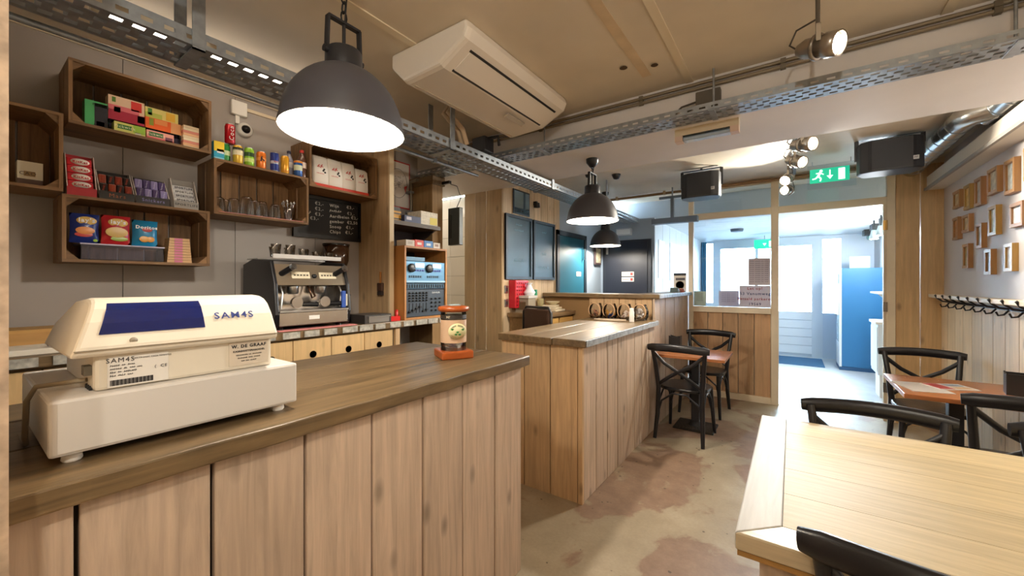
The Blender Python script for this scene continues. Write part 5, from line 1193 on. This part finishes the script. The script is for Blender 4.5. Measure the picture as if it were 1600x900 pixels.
FL = ['top row frame nearest the boarded corner, wide', 'second frame of the top row, tall and golden', 'third frame of the top row, tall', 'fourth frame of the top row, nearly square', 'fifth frame of the top row, tall with pale picture', 'sixth frame of the top row at the right edge', 'small frame below the first of the top row', 'nearly square frame in the second row', 'tall narrow frame under the third of the top row', 'golden tall frame in the middle of the wall', 'wide frame with pale picture at the right edge', 'lowest frame on the left, dark golden', 'lowest frame in the middle', 'lowest frame on the right with white picture']
for i, ((y, z, w, h), lb) in enumerate(zip(FRS, FL)):
    t = thing('picture_frame', lb, 'picture frame', (XR, y, z), R(-90), 'small wooden frames on the right wall')
    fc = wood(('9f7444', 'ab8644', '986c42', 'a07446')[i % 4], 'z', 0.2, 0.4, knots=False); q = 0.022
    for a, b in (((-w / 2, -0.022, -h / 2), (-w / 2 + q, 0, h / 2)), ((w / 2 - q, -0.03, -h / 2), (w / 2, 0, h / 2)), ((-w / 2 + q, -0.03, h / 2 - q), (w / 2 - q, 0, h / 2)), ((-w / 2 + q, -0.03, -h / 2), (w / 2 - q, 0, -h / 2 + q))):
        B().box(a, b).build('frame_bar', fc, t)
    B().box((-w / 2 + q, -0.012, -h / 2 + q), (w / 2 - q, -0.002, h / 2 - q)).build('picture', mat(('b7a27c', 'c8a050', '9a917f', 'b9b29a', 'c9cdc8', 'd0cfc8', 'a26a34', 'b59a66', 'a59a84', 'cfcdb8', 'dfe6ea', 'a8955a', '8d8a88', 'e8ecf0')[i], 0.4, var=0.35, bscale=28), t)

# ================================================================== CHALKBOARDS AND WALL THINGS OF THE MIDDLE ROOM
def chalkboard(y0, y1, label, lines):
    w = y1 - y0; h = 0.675; t = thing('chalkboard', label, 'chalkboard', (-2.385, y0, 1.465), R(90), 'blue framed chalkboards')
    B().box((0, 0.0, 0), (w, 0.012, h)).build('board', mat('23404f', 0.35, var=0.25, bscale=5), t)
    for a, b in (((0, -0.012, 0), (w, 0.012, 0.03)), ((0, -0.012, h - 0.03), (w, 0.012, h)), ((0, -0.012, 0.03), (0.03, 0.012, h - 0.03)), ((w - 0.03, -0.012, 0.03), (w, 0.012, h - 0.03))): B().box(a, b).build('frame_bar', mat('15232e', 0.4), t)
    for z, s, sz in lines: text(s, sz, mat('7fa0b0', 0.9), (w / 2, -0.001, z), t)
chalkboard(3.275, 3.775, 'left blue chalkboard with faint writing', ((0.58, '~~~~~', 0.05), (0.52, '~~~~~~~~~', 0.04), (0.2, '~~~~~~', 0.06)))
chalkboard(3.81, 4.30, 'right blue chalkboard with faint writing', ((0.55, '~~~~~', 0.04), (0.3, '~~~~', 0.05), (0.14, '~~~~~~ ~~', 0.05)))
t = thing('wall_mirror', 'dark framed mirror above the chalkboards', 'mirror', (-2.395, 3.42, 2.16), R(90)); B().box((0, -0.008, 0), (0.32, 0, 0.26)).build('frame', mat('20262a', 0.4), t); B().box((0.015, -0.011, 0.015), (0.305, -0.008, 0.245)).build('mirror_glass', mat('9fb4bc', 0.05, 1.0), t)
t = thing('wall_cabinet', 'red perforated metal box on the wall under the chalkboards', 'wall box', (-2.40, 3.35, 1.165), R(90))
B().box((0, -0.09, 0), (0.25, 0, 0.29)).build('case', mat('b81f2c', 0.35), t, bevel=0.01)
for r in range(7):
    for c in range(6): B().lathe([(0.008, -0.0915), (0, -0.0915)], 8, (0.03 + c * 0.038, 0, 0.03 + r * 0.038), axis='y').build('hole', mat('5a0f16', 0.6), t)
t = thing('key_strip', 'strip of keys hanging beside the red wall box', 'keys', (-2.40, 3.62, 1.2), R(90)); B().box((0, -0.01, 0), (0.05, 0, 0.24)).build('back', mat('cfc4b4', 0.5), t)
for k in range(6): B().box((0.01, -0.03, 0.02 + k * 0.036), (0.045, -0.01, 0.04 + k * 0.036)).build('key', mat('3a3230', 0.4, 0.5), t)
for lb, z in (('upper steel switch plate left of the red wall box', 1.36), ('round steel socket left of the red wall box', 1.22)):
    t = thing('switch_plate', lb, 'switch', (-2.40, 3.275, z), R(90)); B().box((-0.0, -0.012, -0.04), (0.06, 0, 0.04)).build('plate', STEEL, t, bevel=0.006); B().box((0.015, -0.018, -0.02), (0.045, -0.012, 0.02)).build('rocker', mat('6a6a6a', 0.3, 0.8), t)
o = tag(B().box((0, -0.02, 0), (0.03, 0, 0.07)).box((0.03, -0.012, 0.0), (0.045, 0, 0.03)).build('green_tag', mat('2aa07a', 0.5)), 'small green tag on the boarded wall', 'tag'); o.location = (-2.40, 3.86, 1.28); o.rotation_euler = (0, 0, R(90))
t = thing('picture_frame', 'dark framed round picture beside the navy door', 'picture frame', (-2.385, 5.50, 1.70), R(90)); B().box((0, -0.02, 0), (0.22, 0, 0.27)).build('frame', mat('4a3a3c', 0.4), t); B().box((0.03, -0.023, 0.03), (0.19, -0.018, 0.24)).build('picture', mat('c9c4a8', 0.5, var=0.4, bscale=25), t)
t = thing('emergency_lamp', 'white emergency light above the navy door', 'emergency light', (-2.14, 5.80, 2.13)); B().box((0, -0.06, 0), (0.22, 0, 0.10)).build('case', mat('bfc8d6', 0.5), t); B().box((0.01, -0.064, 0.015), (0.21, -0.06, 0.085)).build('lens', mat('dfe6ee', 0.3), t)
# folding chair and desk clutter
t = thing('folding_chair', 'brown padded folding chair behind the middle counter', 'chair', (-2.04, 3.0, 0), R(165))
B().box((-0.2, -0.2, 0.45), (0.2, 0.2, 0.48)).build('seat', mat('3a2418', 0.4), t, bevel=0.01)
B().box((-0.17, -0.25, 0.98), (0.17, -0.22, 1.18)).build('backrest', mat('3a2418', 0.35), t, bevel=0.012)
B().tube([(-0.2, -0.20, 0.0), (-0.195, -0.23, 0.7), (-0.19, -0.237, 1.15), (-0.15, -0.237, 1.195), (0.15, -0.237, 1.195), (0.19, -0.237, 1.15), (0.195, -0.23, 0.7), (0.2, -0.20, 0.0)], 0.012, 8).build('back_frame', mat('1c1a1a', 0.35), t)
for s in (-1, 1): B().tube([(s * 0.19, 0.2, 0), (s * 0.19, 0.1, 0.45)], 0.011, 8).build('front_leg', mat('1c1a1a', 0.35), t)
def simple(nm, lb, cat, loc, b, m, rz=0.0, bev=0.004): o = b.build(nm, m, None, bevel=bev); tag(o, lb, cat); o.location = loc; o.rotation_euler = (0, 0, rz); return o
t = thing('card_terminal', 'grey desk organiser on the desk', 'organiser', (-2.28, 3.42, 1.12)); B().box((-0.08, 0, 0), (0.08, 0.14, 0.15)).build('case', mat('8d8270', 0.5), t); B().box((-0.05, -0.004, 0.03), (0.05, 0.0, 0.11)).build('front_slot', mat('5a4a34', 0.5), t); B().box((-0.09, -0.01, 0.15), (0.09, 0.16, 0.175)).build('lid', mat('b9b4ac', 0.5), t)
simple('crumpled_bag', 'white plastic bag on the desk organiser', 'bag', (-2.27, 3.55, 1.296), B().lathe([(0.05, 0), (0.065, 0.03), (0.035, 0.07), (0.02, 0.11), (0.035, 0.13), (0, 0.125)], 9), mat('d8dce2', 0.4))
simple('desk_telephone', 'black telephone on the desk', 'telephone', (-2.12, 3.56, 1.12), B().box((-0.06, -0.05, 0), (0.06, 0.08, 0.03)).bar((-0.05, -0.02, 0.045), (0.05, 0.05, 0.045), 0.04, 0.025), BLACK)
for k, (w, lb) in enumerate(((0.19, 'lowest pale folder of the desk stack'), (0.17, 'middle pale folder of the desk stack'), (0.15, 'top pale folder of the desk stack'))): simple('folder', lb, 'folder', (-2.14, 3.72 + 0.01 * k, 1.1205 + k * 0.0225), B().box((-w / 2, 0, 0), (w / 2, w * 1.1, 0.021)), mat('cdbfa4', 0.6), R(8 * k))
simple('dish', 'pale bowl on the folders', 'bowl', (-2.14, 3.82, 1.189), B().lathe([(0.03, 0), (0.075, 0.03), (0.08, 0.035), (0.07, 0.035), (0.0, 0.01)], 18), mat('d9cfae', 0.4))
simple('tumbler', 'green tinted tumbler at the back of the desk', 'glass', (-2.32, 3.86, 1.12), B().lathe([(0.03, 0), (0.04, 0.13), (0.036, 0.13), (0.0, 0.01)], 14), mat('a59a70', 0.2))
# baskets of sweets, tray, shaker on the middle counter
for i, (x, c, lb) in enumerate(((-1.675, ('6a4238', 'a86a48'), 'round glass jar of brown sweets, leftmost on the middle counter'), (-1.52, ('c08a3c', '2c3a6a'), 'round glass jar with orange and blue packets'), (-1.365, ('e4d8cc', 'd0b8a8'), 'round glass jar of pale sweets'), (-1.21, ('e0d8d4', 'b8b0ac'), 'open bag of white packets at the end of the middle counter'))):
    t = thing('sweet_jar', lb, 'jar', (x, 3.915, 1.0605), 0, 'jars of sweets on the middle counter')
    b = B(); b.lathe([(0.05, 0), (0.07, 0.03), (0.075, 0.085), (0.055, 0.14), (0.05, 0.155)], 18, cap=False); b.build('glass_wall', glass_pane((0.9, 0.9, 0.9)), t)
    B().tube([(0.062 * math.cos(a * math.pi / 9), -0.05, 0.085 + 0.072 * math.sin(a * math.pi / 9)) for a in range(18)], 0.005, 6, closed=True).build('round_rim', mat('c8a078', 0.4), t)
    for k in range(16):
        a = random.uniform(0, 6.28); r = random.uniform(0, 0.05); z = random.uniform(0.012, 0.075 + 0.03 * (i == 3))
        o = B().box((-0.018, -0.012, -0.008), (0.018, 0.012, 0.008)).build('sweet', mat(c[k % 2], 0.35), t, bevel=0.004); o.location = (r * math.cos(a), r * math.sin(a), z); o.rotation_euler = (random.uniform(0, 3), random.uniform(0, 3), random.uniform(0, 3))
simple('serving_tray', 'oval pale tray on the middle counter', 'tray', (-1.45, 3.72, 1.06), B().prism([(0.16 * math.cos(a * math.pi / 10), 0.06 * math.sin(a * math.pi / 10)) for a in range(20)], 0.0, 0.014, 'z'), mat('b9a58e', 0.4), R(5))
simple('sugar_shaker', 'white sugar shaker on the middle counter', 'shaker', (-1.235, 3.72, 1.06), B().lathe([(0.022, 0), (0.024, 0.09), (0.02, 0.1), (0.02, 0.125), (0, 0.13)], 16), mat('e6e2dc', 0.3))
t = thing('flyer_stand', 'small stand with printed cards on the tall counter', 'card stand', (-1.17, 5.40, 1.312)); B().box((-0.06, -0.03, 0), (0.06, 0.03, 0.012)).build('foot', DARK, t); B().box((-0.075, -0.004, 0.012), (0.075, 0.004, 0.24)).build('card', mat('ddd6cc', 0.4), t)
B().box((-0.075, -0.006, 0.21), (0.075, -0.003, 0.24)).build('dark_header', DARK, t); B().lathe([(0.05, -0.006), (0, -0.006)], 20, (0, 0, 0.09), axis='y').build('round_print', mat('a5713a', 0.5), t); B().box((-0.05, -0.006, 0.15), (0.06, -0.003, 0.18)).build('print_bar', mat('4a4a50', 0.5), t)
simple('card_reader', 'small dark card reader on the tall counter', 'card reader', (-1.16, 5.08, 1.312), B().prism([(-0.05, 0), (0.08, 0), (0.08, 0.02), (-0.03, 0.06)], -0.045, 0.045, 'x'), mat('4a5a58', 0.4))
simple('round_tin', 'small red brown tin beside the card reader', 'tin', (-1.12, 5.22, 1.312), B().lathe([(0.04, 0), (0.043, 0.02), (0.04, 0.045), (0, 0.05)], 16), mat('9a5a50', 0.5))

# ================================================================== PAPERS ON THE PARTITION GLASS
def notice(x0, x1, z0, z1, label, col, lines, y=YP - 0.006):
    t = thing('paper_notice', label, 'notice', ((x0 + x1) / 2, y, z0)); w, h = x1 - x0, z1 - z0
    B().box((-w / 2, -0.001, 0), (w / 2, 0.0, h)).build('sheet', paper(col), t)
    for fz, s, size, c in lines: text(s, size, mat(c, 0.6), (0, -0.002, fz * h), t, bold=0.0006)
notice(-0.525, -0.203, 1.135, 1.395, 'white notice with a parking address in blue and red', 'e4dfe6', ((0.86, 'Let op!', 0.045, 'a03a4a'), (0.62, '53 Vanumweg', 0.047, '2a3a6a'), (0.38, 'Betaald parkeren', 0.043, 'a03a4a'), (0.14, '19569', 0.045, '3a3a6a')))
notice(-0.432, -0.207, 1.397, 1.725, 'pinkish printed list above the parking notice', 'dcd2d4', tuple((0.88 - k * 0.075, '~~~~~ ~~~~~~ ~~~ ~~~~', 0.018, '6a5a64') for k in range(11)))
notice(-0.75, -0.53, 1.135, 1.33, 'lilac sheet at the bottom of the partition glass', 'cfd0e2', tuple((0.8 - k * 0.12, '~~~~~ ~~~~ ~~~~~', 0.02, '8a8ab0') for k in range(5)))
notice(-1.04, -0.90, 1.135, 1.32, 'pale green sheet at the left corner of the partition glass', 'c2cfc4', tuple((0.85 - k * 0.1, '~~~~~~~~', 0.02, '7a8a84') for k in range(6)))

# ================================================================== ENTRANCE
t = thing('drinks_fridge', 'tall blue drinks fridge with white front beside the entrance', 'fridge', (0.64, 8.45, 0))
B().box((0.03, 0, 0.06), (0.53, 0.55, 1.67)).build('cabinet', mat('2a6c9c', 0.4), t, bevel=0.008)
B().box((0.0, 0.0, 0.05), (0.03, 0.55, 1.67)).build('door', mat('e2e8ec', 0.3), t)
B().box((-0.004, 0.06, 0.45), (0.0, 0.49, 1.35)).build('door_glass', mat('b8cbd6', 0.1), t); B().box((-0.006, 0.1, 1.42), (0.0, 0.45, 1.58)).build('header', mat('2c5f90', 0.4), t); B().box((-0.03, 0.03, 0.9), (0.0, 0.05, 1.1)).build('handle', WHITE, t)
B().box((0.0, 0.0, 0.0), (0.53, 0.55, 0.06)).build('plinth', mat('1f4a70', 0.5), t)
simple('door_mat', 'blue door mat inside the entrance', 'mat', (0.1, 8.95, 0.0), B().box((-0.36, -0.45, 0), (0.36, 0.45, 0.012)), mat('3c6486', 0.95, var=0.2, bscale=90, bump=0.5))
t = thing('wall_shelf', 'white wall shelf beside the blue fridge', 'shelf', (1.20, 7.2, 1.28)); B().box((-0.26, 0, 0), (0, 0.6, 0.025)).build('board', WHITE, t)
for y in (0.08, 0.5): B().prism([(-0.2, 0), (0, 0), (0, -0.2)], y, y + 0.02, 'y').build('bracket', WHITE, t)
t = thing('wash_unit', 'white wash cabinet with chrome tap below the shelf', 'cabinet', (1.19, 6.55, 0.0)); B().box((-0.33, 0, 0.3), (0, 0.5, 0.92)).build('cabinet', mat('dfe8ee', 0.35), t, bevel=0.006); B().box((-0.35, -0.01, 0.92), (0, 0.51, 0.95)).build('basin_top', WHITE, t); B().box((-0.336, 0.02, 0.34), (-0.33, 0.48, 0.88)).build('door', mat('e6eef2', 0.35), t)
B().tube([(-0.08, 0.25, 0.95), (-0.08, 0.25, 1.12), (-0.14, 0.25, 1.17), (-0.2, 0.25, 1.12)], 0.014, 8).build('tap', STEEL, t); B().box((-0.3, 0.1, 0), (-0.05, 0.4, 0.3)).build('pedestal', WHITE, t)
simple('green_sign', 'pale green sign standing on the blue fridge', 'sign', (0.92, 8.7, 1.67), B().box((-0.13, -0.01, 0), (0.13, 0.01, 0.2)), mat('b6dcc8', 0.5))
simple('framed_poster', 'pale green poster on the entrance side wall', 'poster', (1.205, 6.9, 1.75), B().box((-0.01, 0, 0), (0, 0.5, 0.45)), mat('b9e0cc', 0.5))
for k in range(3):
    t = thing('entrance_spotlight', ('entrance spotlight nearest the doorway', 'middle spotlight of the entrance row', 'entrance spotlight nearest the front door')[k], 'spotlight', (0.97, 6.6 + k * 0.55, 2.12), 0, 'spotlights in the entrance')
    l = bpy.data.lights.new('spot_glow', 'POINT'); l.energy = 36; l.color = (0.92, 0.97, 1.0); l.shadow_soft_size = 0.05
    o = bpy.data.objects.new('spot_glow', l); COL.objects.link(o); o.parent = t; o.location = (0, 0, -0.12)
    B().lathe([(0.03, 0.07), (0.045, 0.0), (0.055, -0.06), (0.0, -0.055)], 14).build('can', mat('8d9696', 0.4, 0.6), t); B().lathe([(0.045, -0.06), (0, -0.066)], 14).build('lens', emat('f4fff0', 14.0), t); B().cyl((0, 0, 0.07), (0, 0, ZE - 2.12), 0.01).build('stem', BLACK, t)
t = thing('entrance_duct', 'pale green pipe along the entrance ceiling', 'pipe', (1.14, 6.2, 2.24)); B().cyl((0, 0, 0), (0, 3.3, 0), 0.045, 14).build('pipe', mat('8fc0b4', 0.5), t)
for k in range(4): B().box((-0.14, 0.3 + k * 0.8, 0.0), (-0.05, 0.55 + k * 0.8, 0.09)).build('cable_clamp', DARK, t)
simple('ceiling_speaker', 'round dark ceiling fitting in the entrance', 'fitting', (-0.75, 7.6, ZE - 0.05), B().lathe([(0.0, 0), (0.09, 0.005), (0.10, 0.05)], 18), mat('3c4c5c', 0.5))
t = thing('exit_sign', 'small green exit sign over the entrance door', 'exit sign', (-0.42, 8.9, 2.08)); B().box((-0.17, -0.02, 0), (0.17, 0.02, 0.17)).build('green_face', emat('20c090', 1.0), t); B().box((0.07, -0.024, 0.03), (0.13, -0.019, 0.14)).build('door_mark', WG, t); B().prism([(-0.03, 0.1), (0.03, 0.1), (0.0, 0.05)], -0.024, -0.019, 'y').build('arrow_mark', WG, t); B().cyl((0, 0, 0.17), (0, 0, ZE - 2.08), 0.008).build('stem', STEEL, t)
simple('curtain', 'dark teal curtain bundle at the left of the entrance window', 'curtain', (-1.55, 9.35, 1.0), B().prism([(0.05 * math.cos(a) * (1 + 0.25 * (k % 2)) , 0.05 * math.sin(a) * (1 + 0.25 * (k % 2))) for k, a in enumerate([i * math.pi / 8 for i in range(16)])], 0, 1.3, 'z'), mat('1f5a78', 0.8))

t = thing('track_spot', 'black ceiling spot above the long cable tray', 'spotlight', (-1.70, 0.45, 2.47)); B().lathe([(0.0, -0.07), (0.045, -0.065), (0.05, 0.06), (0.0, 0.07)], 16, axis='y').build('can', BLACK, t); B().cyl((0, 0, 0.04), (0, 0, ZC - 2.47), 0.008).build('stem', BLACK, t)
t = thing('bent_conduit', 'grey conduit bending down beside the poster', 'pipe', (-2.84, 2.44, 2.0)); B().tube([(0, 0, 0), (0, 0, 0.30), (0.03, -0.03, 0.33), (0.12, -0.03, 0.34)], 0.014, 8).build('pipe', mat('7d7668', 0.4, 0.5), t)
for z in (0.06, 0.24): B().box((-0.06, -0.02, z), (0.02, 0.018, z + 0.02)).build('pipe_clip', GALV, t)
t = thing('bay_amplifier', 'black device in the open bay under the audio rack', 'amplifier', (-2.44, 2.0, 0.7805), R(90)); B().box((0, 0, 0.0), (0.4, 0.3, 0.12)).build('case', DARK, t); B().box((0.3, -0.003, 0.07), (0.36, 0.0, 0.1)).build('red_panel', mat('b02030', 0.4), t)
for x in (0.05, 0.12, 0.19): B().lathe([(0.015, 0), (0.013, -0.015), (0, -0.015)], 12, (x, 0, 0.06), axis='y').build('knob', mat('3a3a3c', 0.4), t)
